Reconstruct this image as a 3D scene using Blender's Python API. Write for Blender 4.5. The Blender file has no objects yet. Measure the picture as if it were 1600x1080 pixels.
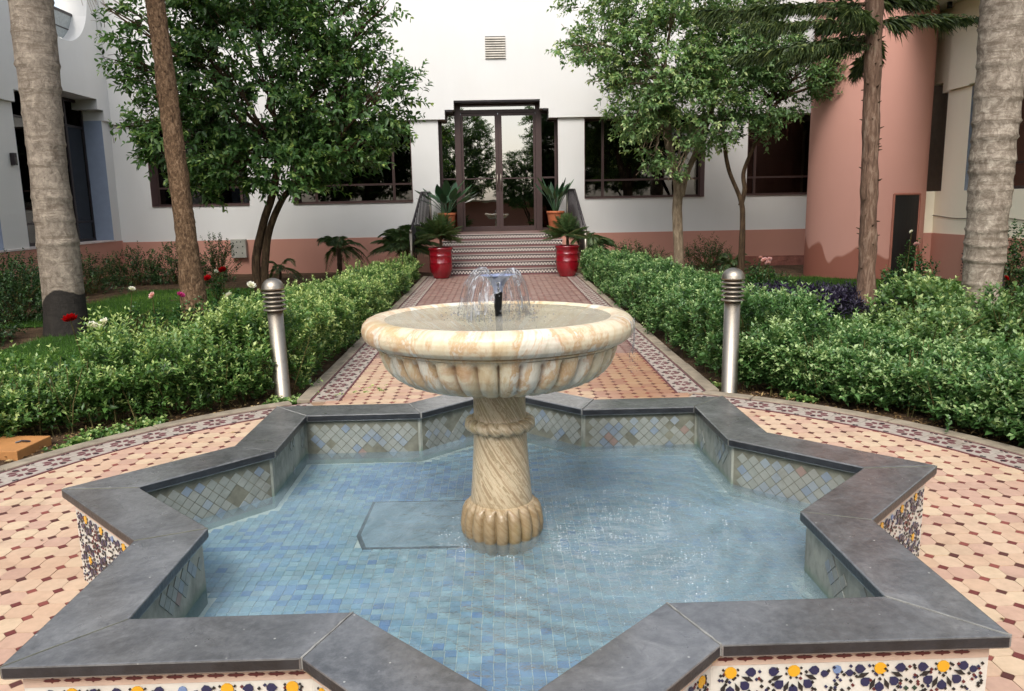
import bpy, math, random
import numpy as np
from math import sin, cos, pi, radians as R
from mathutils import Vector, Matrix, noise as mn

S = bpy.context.scene
COL = S.collection
rng = np.random.default_rng(7)
random.seed(7)

# ------------------------------------------------------------------ camera, sky, sun, exposure
CAM = Vector((-.0046, -2.9007, 1.4165))
cam_d = bpy.data.cameras.new('camera')
cam = bpy.data.objects.new('camera', cam_d)
COL.objects.link(cam)
S.camera = cam
cam_d.sensor_width = 36
cam_d.lens = 1224.4 / 1600 * 36
cam_d.clip_start = .05
cam_d.clip_end = 400
_p, _y, _r = .1789, .015, -.0193
fw = Vector((sin(_y) * cos(_p), cos(_y) * cos(_p), -sin(_p)))
rt = Vector((cos(_y), -sin(_y), 0))
up = rt.cross(fw)
rt2 = cos(_r) * rt + sin(_r) * up
up2 = -sin(_r) * rt + cos(_r) * up
cam.matrix_world = Matrix(((rt2.x, up2.x, -fw.x, CAM.x), (rt2.y, up2.y, -fw.y, CAM.y), (rt2.z, up2.z, -fw.z, CAM.z), (0, 0, 0, 1)))

SUN_EL, SUN_AZ = 48, 194            # azimuth clockwise from +Y
w = bpy.data.worlds.new('World')
S.world = w
w.use_nodes = True
wt = w.node_tree
bg = wt.nodes['Background']
sky = wt.nodes.new('ShaderNodeTexSky')
sky.sky_type = 'NISHITA'
sky.sun_disc = False
sky.sun_elevation = R(SUN_EL)
sky.sun_rotation = R(SUN_AZ)
sky.air_density = 1.0
sky.dust_density = 3.0
sky.ozone_density = 1.0
hs = wt.nodes.new('ShaderNodeHueSaturation')
hs.inputs['Saturation'].default_value = .46
wt.links.new(sky.outputs[0], hs.inputs['Color'])
wt.links.new(hs.outputs[0], bg.inputs[0])
bg.inputs[1].default_value = .15
sun_d = bpy.data.lights.new('sun', 'SUN')
sun_d.energy = 1.05
sun_d.angle = R(24)
sun_d.color = (1, .965, .91)
sun = bpy.data.objects.new('sun', sun_d)
COL.objects.link(sun)
sd = Vector((sin(R(SUN_AZ)) * cos(R(SUN_EL)), cos(R(SUN_AZ)) * cos(R(SUN_EL)), sin(R(SUN_EL))))
sun.rotation_euler = sd.to_track_quat('Z', 'Y').to_euler()
vs = S.view_settings
vs.view_transform = 'Standard'
vs.look = 'None'
vs.gamma = 1
vs.exposure = .98
vs.use_curve_mapping = False
S.cycles.max_bounces = 8
S.cycles.transparent_max_bounces = 24
S.cycles.caustics_reflective = False
S.cycles.caustics_refractive = True
S.cycles.sample_clamp_indirect = 6

# ------------------------------------------------------------------ object helpers
def tag(o, label=None, cat=None, group=None, kind=None):
    if label: o['label'] = label
    if cat: o['category'] = cat
    if group: o['group'] = group
    if kind: o['kind'] = kind
    return o

def empty(name, loc, label, cat, group=None):
    o = bpy.data.objects.new(name, None)
    o.empty_display_size = .1
    COL.objects.link(o)
    o.location = loc
    return tag(o, label, cat, group)

def wloc(o):
    v = Vector((0, 0, 0))
    while o:
        v += o.location
        o = o.parent
    return v

class MB:
    """collects polygons, then links them as one mesh object"""
    def __init__(s):
        s.v, s.f, s.m, s.sm = [], [], [], []
        s.mi = 0
        s.smooth = False
    def poly(s, vs_, faces):
        b = len(s.v)
        s.v += [tuple(v) for v in vs_]
        for f in faces:
            s.f.append(tuple(b + i for i in f))
            s.m.append(s.mi)
            s.sm.append(s.smooth)
    def box(s, a, b):
        x0, y0, z0 = a
        x1, y1, z1 = b
        s.poly([(x0, y0, z0), (x1, y0, z0), (x1, y1, z0), (x0, y1, z0), (x0, y0, z1), (x1, y0, z1), (x1, y1, z1), (x0, y1, z1)],
               [(0, 3, 2, 1), (4, 5, 6, 7), (0, 1, 5, 4), (1, 2, 6, 5), (2, 3, 7, 6), (3, 0, 4, 7)])
        return s
    def prism(s, pts, z0, z1, M=None, bottom=True):
        n = len(pts)
        vv = [Vector((p[0], p[1], z0)) for p in pts] + [Vector((p[0], p[1], z1)) for p in pts]
        if M is not None: vv = [M @ v for v in vv]
        ff = [tuple(range(n, 2 * n))] + [(i, (i + 1) % n, n + (i + 1) % n, n + i) for i in range(n)]
        if bottom: ff.append(tuple(range(n - 1, -1, -1)))
        s.poly(vv, ff)
        return s
    def tube(s, pts, rad, n=8, cap=True):
        pts = [Vector(p) for p in pts]
        if not hasattr(rad, '__len__'): rad = [rad] * len(pts)
        t0 = (pts[1] - pts[0]).normalized()
        ref = Vector((1, 0, 0)) if abs(t0.x) < .9 else Vector((0, 1, 0))
        u = t0.cross(ref).normalized()
        vv = []
        for i, p in enumerate(pts):
            t = (pts[min(i + 1, len(pts) - 1)] - pts[max(i - 1, 0)]).normalized()
            u = (u - t * u.dot(t)).normalized()
            w_ = t.cross(u)
            for k in range(n):
                a = 2 * pi * k / n
                vv.append(p + (u * cos(a) + w_ * sin(a)) * rad[i])
        ff = []
        for i in range(len(pts) - 1):
            for k in range(n):
                k2 = (k + 1) % n
                ff.append((i * n + k, i * n + k2, (i + 1) * n + k2, (i + 1) * n + k))
        if cap:
            ff.append(tuple(range(n - 1, -1, -1)))
            ff.append(tuple((len(pts) - 1) * n + k for k in range(n)))
        s.poly(vv, ff)
        return s
    def lathe(s, prof, n=32, c=(0, 0, 0), rf=None, cap=True):
        vv = []
        for j, (r, z) in enumerate(prof):
            for k in range(n):
                a = 2 * pi * k / n
                rr = r if rf is None else rf(r, z, a, j)
                vv.append((c[0] + rr * cos(a), c[1] + rr * sin(a), c[2] + z))
        ff = []
        for j in range(len(prof) - 1):
            for k in range(n):
                k2 = (k + 1) % n
                ff.append((j * n + k, j * n + k2, (j + 1) * n + k2, (j + 1) * n + k))
        if cap:
            ff.append(tuple(range(n - 1, -1, -1)))
            ff.append(tuple((len(prof) - 1) * n + k for k in range(n)))
        s.poly(vv, ff)
        return s
    def mesh(s, name, mats, origin=(0, 0, 0), bevel=0, recalc=False):
        me = bpy.data.meshes.new(name)
        o = Vector(origin)
        me.from_pydata([tuple(Vector(v) - o) for v in s.v], [], s.f)
        if not isinstance(mats, (list, tuple)): mats = [mats]
        for m in mats: me.materials.append(m)
        me.polygons.foreach_set('material_index', s.m)
        me.polygons.foreach_set('use_smooth', s.sm)
        if recalc or bevel:
            import bmesh
            bm = bmesh.new()
            bm.from_mesh(me)
            bmesh.ops.recalc_face_normals(bm, faces=bm.faces[:])
            if bevel:
                es = [e for e in bm.edges if len(e.link_faces) == 2 and e.calc_face_angle(0) > .5]
                bmesh.ops.bevel(bm, geom=es, offset=bevel, segments=2, affect='EDGES', profile=.6)
            bm.to_mesh(me)
            bm.free()
        return me
    def build(s, name, mats, parent=None, kind=None, bevel=0, recalc=False, label=None, cat=None, group=None, origin=None):
        org = wloc(parent) if parent else Vector(origin or (0, 0, 0))
        me = s.mesh(name, mats, org, bevel, recalc)
        o = bpy.data.objects.new(name, me)
        COL.objects.link(o)
        if parent: o.parent = parent
        else: o.location = org
        return tag(o, label, cat, group, kind)

def inst(name, me, parent, loc=(0, 0, 0), rot=None, kind=None):
    o = bpy.data.objects.new(name, me)
    COL.objects.link(o)
    o.parent = parent
    o.location = Vector(loc) - (wloc(parent) if parent else Vector())
    if rot: o.rotation_euler = rot
    if kind: o['kind'] = kind
    return o

def copy_thing(src, loc, rz=0, label=None, sc=1):
    def cp(o, par):
        c = o.copy()
        COL.objects.link(c)
        c.parent = par
        for ch in kids.get(o.name, ()): cp(ch, c)
        return c
    kids = {}
    for o in bpy.data.objects:
        if o.parent: kids.setdefault(o.parent.name, []).append(o)
    c = cp(src, None)
    c.location = loc
    c.rotation_euler = (0, 0, rz)
    c.scale = (sc, sc, sc)
    if label: c['label'] = label
    return c

def fast_mesh(name, verts, faces, mats, tint=None, mi=None, smooth=False):
    """verts (N,3), faces (M,k) numpy"""
    me = bpy.data.meshes.new(name)
    me.vertices.add(len(verts))
    me.vertices.foreach_set('co', np.ascontiguousarray(verts, np.float32).ravel())
    k = faces.shape[1]
    me.loops.add(len(faces) * k)
    me.loops.foreach_set('vertex_index', np.ascontiguousarray(faces, np.int32).ravel())
    me.polygons.add(len(faces))
    me.polygons.foreach_set('loop_start', np.arange(0, len(faces) * k, k, dtype=np.int32))
    me.polygons.foreach_set('loop_total', np.full(len(faces), k, np.int32))
    if not isinstance(mats, (list, tuple)): mats = [mats]
    for m in mats: me.materials.append(m)
    if mi is not None: me.polygons.foreach_set('material_index', np.ascontiguousarray(mi, np.int32))
    if tint is not None:
        at = me.attributes.new('tint', 'FLOAT', 'FACE')
        at.data.foreach_set('value', np.ascontiguousarray(tint, np.float32))
    if smooth: me.polygons.foreach_set('use_smooth', np.ones(len(faces), bool))
    me.update(calc_edges=True)
    return me

def link_mesh(name, me, parent=None, world=True, **kw):
    """me holds world coordinates unless world is False"""
    if parent is not None and world:
        o_ = wloc(parent)
        me.transform(Matrix.Translation(-o_))
    o = bpy.data.objects.new(name, me)
    COL.objects.link(o)
    o.parent = parent
    return tag(o, **kw)

# ------------------------------------------------------------------ materials
def srgb(h):
    h = h.lstrip('#')
    c = [int(h[i:i + 2], 16) / 255 for i in (0, 2, 4)]
    return tuple(x / 12.92 if x <= .04045 else ((x + .055) / 1.055) ** 2.4 for x in c) + (1,)

class NT:
    def __init__(s, name):
        s.m = bpy.data.materials.new(name)
        s.m.use_nodes = True
        s.t = s.m.node_tree
        s.b = s.t.nodes['Principled BSDF']
        s.out = s.t.nodes['Material Output']
    def n(s, typ, **kw):
        nd = s.t.nodes.new(typ)
        for k, v in kw.items(): setattr(nd, k, v)
        return nd
    def l(s, a, b): s.t.links.new(a, b)
    def val(s, sock, v):
        if hasattr(v, 'is_linked') or isinstance(v, bpy.types.NodeSocket): s.l(v, sock)
        else: sock.default_value = v
    def pos(s):
        return s.n('ShaderNodeNewGeometry').outputs['Position']
    def objc(s):
        return s.n('ShaderNodeTexCoord').outputs['Object']
    def mapping(s, vec, scale=(1, 1, 1), rot=(0, 0, 0), loc=(0, 0, 0)):
        m = s.n('ShaderNodeMapping')
        s.l(vec, m.inputs['Vector'])
        m.inputs['Scale'].default_value = scale
        m.inputs['Rotation'].default_value = rot
        m.inputs['Location'].default_value = loc
        return m.outputs[0]
    def noise(s, vec, scale=5, detail=4, rough=.55, dist=0):
        n = s.n('ShaderNodeTexNoise')
        s.l(vec, n.inputs['Vector'])
        n.inputs['Scale'].default_value = scale
        n.inputs['Detail'].default_value = detail
        n.inputs['Roughness'].default_value = rough
        n.inputs['Distortion'].default_value = dist
        return n.outputs['Fac']
    def ramp(s, fac, stops, interp='LINEAR'):
        r = s.n('ShaderNodeValToRGB')
        r.color_ramp.interpolation = interp
        e = r.color_ramp.elements
        while len(e) < len(stops): e.new(.5)
        for i, (p, c) in enumerate(stops):
            e[i].position = p
            e[i].color = c if len(c) == 4 else (*c, 1)
        s.l(fac, r.inputs[0])
        return r.outputs[0]
    def mix(s, fac, a, b, mode='MIX'):
        m = s.n('ShaderNodeMix', data_type='RGBA', blend_type=mode)
        s.val(m.inputs[0], fac)
        s.val(m.inputs[6], a)
        s.val(m.inputs[7], b)
        return m.outputs[2]
    def math(s, op, a, b=0.0, clamp=False):
        m = s.n('ShaderNodeMath', operation=op, use_clamp=clamp)
        s.val(m.inputs[0], a)
        s.val(m.inputs[1], b)
        return m.outputs[0]
    def bump(s, h, strength=.3, dist=.01, nrm=None):
        b = s.n('ShaderNodeBump')
        b.inputs['Strength'].default_value = strength
        b.inputs['Distance'].default_value = dist
        s.l(h, b.inputs['Height'])
        if nrm is not None: s.l(nrm, b.inputs['Normal'])
        s.l(b.outputs[0], s.b.inputs['Normal'])
        return b.outputs[0]
    def attr(s, name):
        return s.n('ShaderNodeAttribute', attribute_name=name).outputs['Fac']
    def set(s, color=None, rough=None, metal=None, spec=None):
        if color is not None: s.val(s.b.inputs['Base Color'], color)
        if rough is not None: s.val(s.b.inputs['Roughness'], rough)
        if metal is not None: s.val(s.b.inputs['Metallic'], metal)
        if spec is not None: s.val(s.b.inputs['Specular IOR Level'], spec)
        return s
G = lambda v: (v, v, v, 1)

def simple(name, col, rough=.6, metal=0, spec=.5, nscale=8, var=.12, bump=.15, bscale=60, bdist=.002):
    t = NT(name)
    col = srgb(col) if isinstance(col, str) else col
    p = t.pos()
    n = t.noise(p, nscale, 5)
    dark = tuple(c * (1 - var) for c in col[:3]) + (1,)
    lite = tuple(min(1, c * (1 + var)) for c in col[:3]) + (1,)
    t.set(t.ramp(n, [(.3, dark), (.7, lite)]), rough, metal, spec)
    if bump: t.bump(t.noise(p, bscale, 3), bump, bdist)
    return t.m

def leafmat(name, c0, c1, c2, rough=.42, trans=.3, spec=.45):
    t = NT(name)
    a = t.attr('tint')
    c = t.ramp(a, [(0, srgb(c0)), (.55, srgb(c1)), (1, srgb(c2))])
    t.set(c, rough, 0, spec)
    tr = t.n('ShaderNodeBsdfTranslucent')
    br = t.mix(1.0, c, (1.0, 1.05, .6, 1), 'MULTIPLY')
    t.l(br, tr.inputs[0])
    mx = t.n('ShaderNodeMixShader')
    mx.inputs[0].default_value = trans
    t.l(t.b.outputs[0], mx.inputs[1])
    t.l(tr.outputs[0], mx.inputs[2])
    t.l(mx.outputs[0], t.out.inputs[0])
    return t.m

def plaster(name, col, stain=True, salmon=False):
    t = NT(name)
    p = t.pos()
    c = srgb(col)
    big = t.noise(p, .7, 5, .6)
    streak = t.noise(t.mapping(p, (1.3, 1.3, .3)), 1.3, 4, .6)
    f = t.math('MULTIPLY', t.ramp(streak, [(.45, G(0)), (.8, G(1))]), .22 if stain else .1)
    k = .8 if not salmon else .82
    a = t.mix(f, c, tuple(x * k for x in c[:3]) + (1,))
    b = t.mix(t.math('MULTIPLY', t.ramp(big, [(.35, G(0)), (.75, G(1))]), .25), a, tuple(x * y for x, y in zip(c[:3], (.92, .88, .8))) + (1,))
    t.set(b, .85, 0, .25)
    t.bump(t.noise(p, 45, 5, .6), .25, .004)
    return t

WHITE = plaster('white_plaster', '#d7d6d3').m
CREAM = plaster('cream_plaster', '#f4ecd6').m
SALMON = plaster('salmon_plaster', '#bd8a79', salmon=True).m

def drum_mat():
    t = plaster('drum_plaster', '#c39183', salmon=True)
    p = t.pos()
    col = t.b.inputs['Base Color'].links[0].from_socket
    sep = t.n('ShaderNodeSeparateXYZ')
    t.l(p, sep.inputs[0])
    wob = t.noise(t.mapping(p, (1.1, 1.1, .25)), 1.5, 1.5, .4)
    h = t.math('ADD', t.math('MULTIPLY', wob, 1.9), -.55)
    d = t.math('SUBTRACT', h, sep.outputs[2])
    m = t.ramp(t.math('ADD', t.math('MULTIPLY', d, 9), .5), [(.2, G(0)), (.75, G(1))])
    wet = t.mix(t.math('MULTIPLY', m, .85), col, srgb('#8c5140'))
    t.set(wet, t.math('SUBTRACT', .85, t.math('MULTIPLY', m, .2)))
    return t.m
DRUM = drum_mat()

def slate():
    t = NT('dark_slate')
    p = t.pos()
    oi = t.n('ShaderNodeObjectInfo').outputs['Random']
    n1 = t.noise(p, 4.5, 9, .72, .8)
    n2 = t.noise(p, 38, 6, .7)
    n3 = t.noise(t.mapping(p, (1, 1, 1), (0, 0, .6)), 11, 5, .7, 1.5)
    c = t.ramp(n1, [(.3, srgb('#343433')), (.45, srgb('#4e4e4d')), (.57, srgb('#636362')), (.72, srgb('#878785'))])
    c = t.mix(t.math('MULTIPLY', t.ramp(n2, [(.45, G(0)), (.7, G(1))]), .4), c, srgb('#868686'))
    c = t.mix(t.math('MULTIPLY', t.ramp(t.noise(p, 24, 6, .75, .6), [(.55, G(0)), (.68, G(1))]), .4), c, srgb('#2a2b2d'))
    c = t.mix(t.math('MULTIPLY', t.ramp(n3, [(.56, G(0)), (.7, G(1))]), .4), c, srgb('#33343a'))
    v = t.n('ShaderNodeTexVoronoi')
    t.l(p, v.inputs['Vector'])
    v.inputs['Scale'].default_value = 16
    c = t.mix(t.math('MULTIPLY', t.ramp(v.outputs['Distance'], [(.02, G(1)), (.06, G(0))]), .85), c, srgb('#c9c8c0'))
    hue = t.mix(t.math('MULTIPLY', oi, .25), c, srgb('#55524f'))
    rough = t.ramp(n3, [(.3, G(.24)), (.7, G(.5))])
    t.set(hue, rough, 0, .6)
    t.b.inputs['Coat Weight'].default_value = 1.0
    t.b.inputs['Coat IOR'].default_value = 1.8
    t.b.inputs['Coat Roughness'].default_value = .2
    b = t.bump(t.noise(p, 90, 5, .7), .35, .003)
    b = t.bump(t.noise(p, 9, 4, .6), .5, .014, b)
    return t.m
SLATE = slate()
SLATE_EDGE = simple('dark_slate_edge', '#232427', .35, 0, .6, nscale=18, var=.5, bump=.5, bscale=60, bdist=.004)  # near-black slate for the coping's sides and underside
GROUT = simple('pale_grout', '#85847f', .9, nscale=30, var=.3)
DARKGROUT = simple('dark_joint', '#6f6f62', .95, nscale=20, var=.3)
MORTAR = simple('tan_mortar', '#8a6f56', .95, nscale=14, var=.25)
CONC = simple('kerb_concrete', '#8f8371', .9, nscale=10, var=.25, bump=.5, bscale=80)

def tilemat(name, col, rough=.55, wear=.42, spec=.4, wet=False):
    t = NT(name)
    p = t.pos()
    c = srgb(col) if isinstance(col, str) else col
    n = t.noise(p, 26, 5, .65)
    big = t.noise(p, 1.3, 4, .6)
    a = t.mix(t.math('MULTIPLY', t.ramp(n, [(.4, G(0)), (.72, G(1))]), wear), c, tuple(x * .66 for x in c[:3]) + (1,))
    a = t.mix(t.math('MULTIPLY', t.ramp(big, [(.5, G(0)), (.72, G(1))]), .35), a, tuple(x * y for x, y in zip(c[:3], (.8, .66, .6))) + (1,))
    g2 = t.noise(p, 4.5, 6, .7, .4)
    a = t.mix(t.math('MULTIPLY', t.ramp(g2, [(.5, G(0)), (.66, G(1))]), wear * .8), a, tuple(x * y for x, y in zip(c[:3], (.55, .5, .46))) + (1,))
    t.set(a, rough, 0, spec)
    if wet:
        sep = t.n('ShaderNodeSeparateXYZ')
        t.l(p, sep.inputs[0])
        my = t.ramp(t.math('ADD', t.math('MULTIPLY', sep.outputs[1], .12), t.math('MULTIPLY', big, .25)), [(.40, G(0)), (.47, G(.75)), (.62, G(.75)), (.70, G(.45))])
        mx_ = t.ramp(t.math('ADD', t.math('MULTIPLY', sep.outputs[0], .4), t.math('MULTIPLY', n, .5)), [(.1, G(.25)), (.5, G(1))])
        m = t.math('MULTIPLY', my, mx_)
        a2 = t.mix(m, a, tuple(x * y for x, y in zip(c[:3], (.58, .42, .33))) + (1,))
        t.set(a2, t.math('SUBTRACT', rough, t.math('MULTIPLY', m, .3)))
    t.bump(n, .25, .002)
    return t.m
OCT = [tilemat('cream_tile', '#ccb095', wet=True), tilemat('peach_tile', '#c8a98e', wet=True), tilemat('pink_tile', '#c4a28c', wet=True),
       tilemat('pale_tile', '#cfb698', wet=True), tilemat('rose_tile', '#be9c88', wet=True)]
FAR = [tilemat('mauve_tile', '#8d7268'), tilemat('brown_mauve_tile', '#84685e'), tilemat('dusky_tile', '#957a6e')]
DOT = [tilemat('maroon_tile', '#6f3632'), tilemat('brown_tile', '#5a332d'), tilemat('red_brown_tile', '#8a4a41')]
STRIPW = tilemat('strip_white_tile', '#afa498', wear=.7)
STRIPM = tilemat('strip_maroon_tile', '#6b4043')
STRIPB = tilemat('strip_black_tile', '#242126')
ZCREAM = tilemat('zellige_cream', '#d3d0c6', .28, .22)
ZPINK = tilemat('zellige_salmon', '#ccb4a2', .3, .3)
ZBLUE = tilemat('zellige_navy', '#1d2249', .22, .1, .6)
ZBLACK = tilemat('zellige_black', '#17191c', .22, .1, .6)
ZGREEN = tilemat('zellige_green', '#1f3a2e', .22, .1, .6)
ZYEL = tilemat('zellige_yellow', '#dba425', .25, .15, .5)
ZMAR = tilemat('zellige_maroon', '#5c1f22', .3, .2, .5)
ZSKY = tilemat('zellige_sky_blue', '#6f86ad', .25, .15, .5)
POOL = [tilemat('pool_tile_%s' % n, c, .35, .3) for n, c in
        (('mid', '#8cb2c8'), ('sea', '#93b7c4'), ('pale', '#a6c4cb'), ('deep', '#789fc6'), ('grey', '#98b1b9'), ('strong', '#648dbd'))]
WTILE = [tilemat('wall_tile_%s' % n, c, .45, .5) for n, c in (('pale', '#8f938c'), ('blue', '#8a9499'), ('sage', '#8a8f88'), ('steel', '#7d8a96'), ('red', '#8f7d74'))]

def algae():
    t = NT('algae_plaster')
    p = t.pos()
    n = t.noise(t.mapping(p, (1, 1, .5)), 9, 6, .7, .5)
    c = t.ramp(n, [(.3, srgb('#66695f')), (.5, srgb('#8e9085')), (.7, srgb('#aaaa9c'))])
    sep = t.n('ShaderNodeSeparateXYZ')
    t.l(p, sep.inputs[0])
    z = t.math('ADD', sep.outputs[2], t.math('MULTIPLY', n, .03))
    c = t.mix(t.ramp(z, [(.17, G(.8)), (.215, G(0))]), c, srgb('#5f7a68'))
    t.set(c, .7)
    t.bump(n, .5, .006)
    return t.m
ALGAE = algae()

def marble():
    t = NT('veined_marble')
    p = t.objc()
    sep = t.n('ShaderNodeSeparateXYZ')
    t.l(p, sep.inputs[0])
    ang = t.math('ARCTAN2', sep.outputs[1], sep.outputs[0])
    cmb = t.n('ShaderNodeCombineXYZ')
    t.l(t.math('MULTIPLY', ang, .55), cmb.inputs[0])
    t.l(sep.outputs[2], cmb.inputs[2])
    # streaks: steeply tilted veins that wind round the shaft, upright ones on the bowl lip
    d = t.noise(p, 5, 5, .6)
    low = t.ramp(sep.outputs[2], [(.62, G(1)), (.70, G(0))])
    mA = t.math('ADD', t.math('MULTIPLY', sep.outputs[2], 5.5), t.math('MULTIPLY', ang, .9))
    v1 = t.n('ShaderNodeCombineXYZ')
    t.l(t.math('MULTIPLY', mA, 1.6), v1.inputs[0])
    t.l(d, v1.inputs[1])
    nA = t.noise(v1.outputs[0], 3.0, 6, .72, .35)
    v2 = t.n('ShaderNodeCombineXYZ')
    t.l(t.math('MULTIPLY', ang, 3.2), v2.inputs[0])
    t.l(t.math('MULTIPLY', sep.outputs[2], 2.5), v2.inputs[1])
    t.l(d, v2.inputs[2])
    nB = t.noise(v2.outputs[0], 1.0, 6, .68, .5)
    cA = t.ramp(nA, [(.28, srgb('#74684f')), (.42, srgb('#ae9676')), (.5, srgb('#d2c1a2')), (.57, srgb('#96805f')), (.66, srgb('#d3c6aa')), (.78, srgb('#857a5f'))])
    cB = t.ramp(nB, [(.26, srgb('#b08e66')), (.38, srgb('#d0bd99')), (.46, srgb('#dacfb4')), (.53, srgb('#c6a57c')), (.58, srgb('#ded8c8')), (.7, srgb('#bcb39a')), (.8, srgb('#c49c72'))])
    c = t.mix(low, cB, cA)
    r = t.noise(p, 7, 6, .7, .8)
    c = t.mix(t.math('MULTIPLY', t.ramp(t.noise(p, 3.1, 6, .72, 1.2), [(.56, G(0)), (.66, G(1))]), .5), c, srgb('#b5794a'))
    g = t.noise(p, 4.2, 4, .6)
    c = t.mix(t.math('MULTIPLY', t.ramp(g, [(.56, G(0)), (.72, G(1))]), .4), c, srgb('#b7ae63'))
    groove = t.n('ShaderNodeNewGeometry').outputs['Pointiness']
    c = t.mix(t.ramp(groove, [(.42, G(.75)), (.5, G(0))]), c, srgb('#7b4a25'))  # brown mineral stain held in the flute grooves
    # algae near the water
    c = t.mix(t.ramp(t.math('ADD', sep.outputs[2], t.math('MULTIPLY', r, .05)), [(.17, G(.7)), (.215, G(.2)), (.30, G(0))]), c, srgb('#7a6442'))
    t.set(c, t.ramp(r, [(.3, G(.22)), (.7, G(.45))]), 0, .5)
    t.bump(t.noise(p, 60, 4, .6), .15, .002)
    return t.m
MARBLE = marble()

def watermat(name, tint, bs, strength, gloss_boost=1.0, milky=0, mcol=(.42, .56, .64, 1)):
    t = NT(name)
    p = t.pos()
    tr = t.n('ShaderNodeBsdfTransparent')
    tr.inputs[0].default_value = tint
    gl = t.n('ShaderNodeBsdfGlossy')
    gl.inputs['Roughness'].default_value = .05
    sep = t.n('ShaderNodeSeparateXYZ')
    t.l(p, sep.inputs[0])
    wv = t.n('ShaderNodeTexWave', wave_type='RINGS', rings_direction='SPHERICAL')
    t.l(t.mapping(p, (1, 1, 0), (0, 0, 0), (-.42, .1, 0)), wv.inputs['Vector'])
    wv.inputs['Scale'].default_value = 3.2
    wv.inputs['Distortion'].default_value = 5
    wv.inputs['Detail'].default_value = 4
    wv.inputs['Detail Scale'].default_value = 2.2
    n1 = t.noise(p, bs, 5, .6, .4)
    n2 = t.noise(p, bs * 4, 4, .6)
    side = t.ramp(t.math('ADD', t.math('MULTIPLY', sep.outputs[0], .6), .5), [(.15, G(.12)), (.75, G(1))])
    h = t.math('ADD', t.math('MULTIPLY', wv.outputs['Fac'], .22), t.math('ADD', t.math('MULTIPLY', n1, .9), t.math('MULTIPLY', n2, .45)))
    b = t.n('ShaderNodeBump')
    t.l(t.math('MULTIPLY', h, side), b.inputs['Height'])
    b.inputs['Strength'].default_value = strength
    b.inputs['Distance'].default_value = .045
    t.l(b.outputs[0], gl.inputs['Normal'])
    fr = t.n('ShaderNodeFresnel')
    fr.inputs['IOR'].default_value = 1.33
    t.l(b.outputs[0], fr.inputs['Normal'])
    mx = t.n('ShaderNodeMixShader')
    t.l(t.math('MULTIPLY', fr.outputs[0], gloss_boost, True), mx.inputs[0])
    rf = t.n('ShaderNodeBsdfRefraction')
    rf.inputs['IOR'].default_value = 1.33
    rf.inputs['Roughness'].default_value = 0
    rf.inputs['Color'].default_value = tint
    t.l(b.outputs[0], rf.inputs['Normal'])
    ms = t.n('ShaderNodeMixShader')
    t.l(t.math('MULTIPLY', t.ramp(sep.outputs[0], [(.12, G(0)), (.42, G(1))]), .5), ms.inputs[0])
    t.l(tr.outputs[0], ms.inputs[1])
    t.l(rf.outputs[0], ms.inputs[2])
    t.l(ms.outputs[0], mx.inputs[1])
    t.l(gl.outputs[0], mx.inputs[2])
    if milky:
        df = t.n('ShaderNodeBsdfDiffuse')
        df.inputs[0].default_value = mcol
        cl = t.ramp(t.noise(p, 2.3, 5, .65, .8), [(.35, G(0)), (.7, G(1))])
        m2 = t.n('ShaderNodeMixShader')
        t.l(t.math('MULTIPLY', t.math('ADD', t.math('MULTIPLY', cl, .7), .3), milky), m2.inputs[0])
        t.l(mx.outputs[0], m2.inputs[1])
        t.l(df.outputs[0], m2.inputs[2])
        mx = m2
    t.l(mx.outputs[0], t.out.inputs[0])
    return t.m
WATER = watermat('pool_water', (.90, .97, .98, 1), 8, 1.0, 1.9, .30)
BWATER = watermat('bowl_water', (.93, .95, .9, 1), 24, 1.0, 1.4, .40, (.62, .58, .47, 1))

def spraymat():
    t = NT('spray_water')
    tr = t.n('ShaderNodeBsdfTransparent')
    gl = t.n('ShaderNodeBsdfGlossy')
    gl.inputs['Roughness'].default_value = .5
    gl.inputs['Color'].default_value = (.10, .105, .11, 1)
    df = t.n('ShaderNodeBsdfDiffuse')
    df.inputs[0].default_value = (.62, .64, .67, 1)
    lw = t.n('ShaderNodeLayerWeight')
    lw.inputs[0].default_value = .35
    p = t.objc()
    n = t.noise(t.mapping(p, (22, 22, 5)), 1.2, 4, .7, 1.2)
    f = t.ramp(n, [(.52, G(0)), (.66, G(1))])
    a = t.n('ShaderNodeMixShader')
    t.l(t.math('ADD', t.math('MULTIPLY', f, .4), .3), a.inputs[0])
    t.l(gl.outputs[0], a.inputs[1])
    t.l(df.outputs[0], a.inputs[2])
    m = t.n('ShaderNodeMixShader')
    t.l(t.math('ADD', t.math('ADD', t.math('MULTIPLY', lw.outputs['Facing'], .4), .13), t.math('MULTIPLY', f, .6), True), m.inputs[0])
    t.l(tr.outputs[0], m.inputs[1])
    t.l(a.outputs[0], m.inputs[2])
    t.l(m.outputs[0], t.out.inputs[0])
    return t.m
SPRAY = spraymat()
GLINT = simple('white_glint', '#dfe6ea', .25, 0, .8, bump=0)  # white base colour stands in for sky glints on the pool
CUP = simple('sky_lilac_water_sheet', '#8f9cc4', .08, 0, .9, nscale=30, var=.25, bump=.4, bscale=40, bdist=.004)  # lilac base colour paints the reflected sky onto this water

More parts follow.
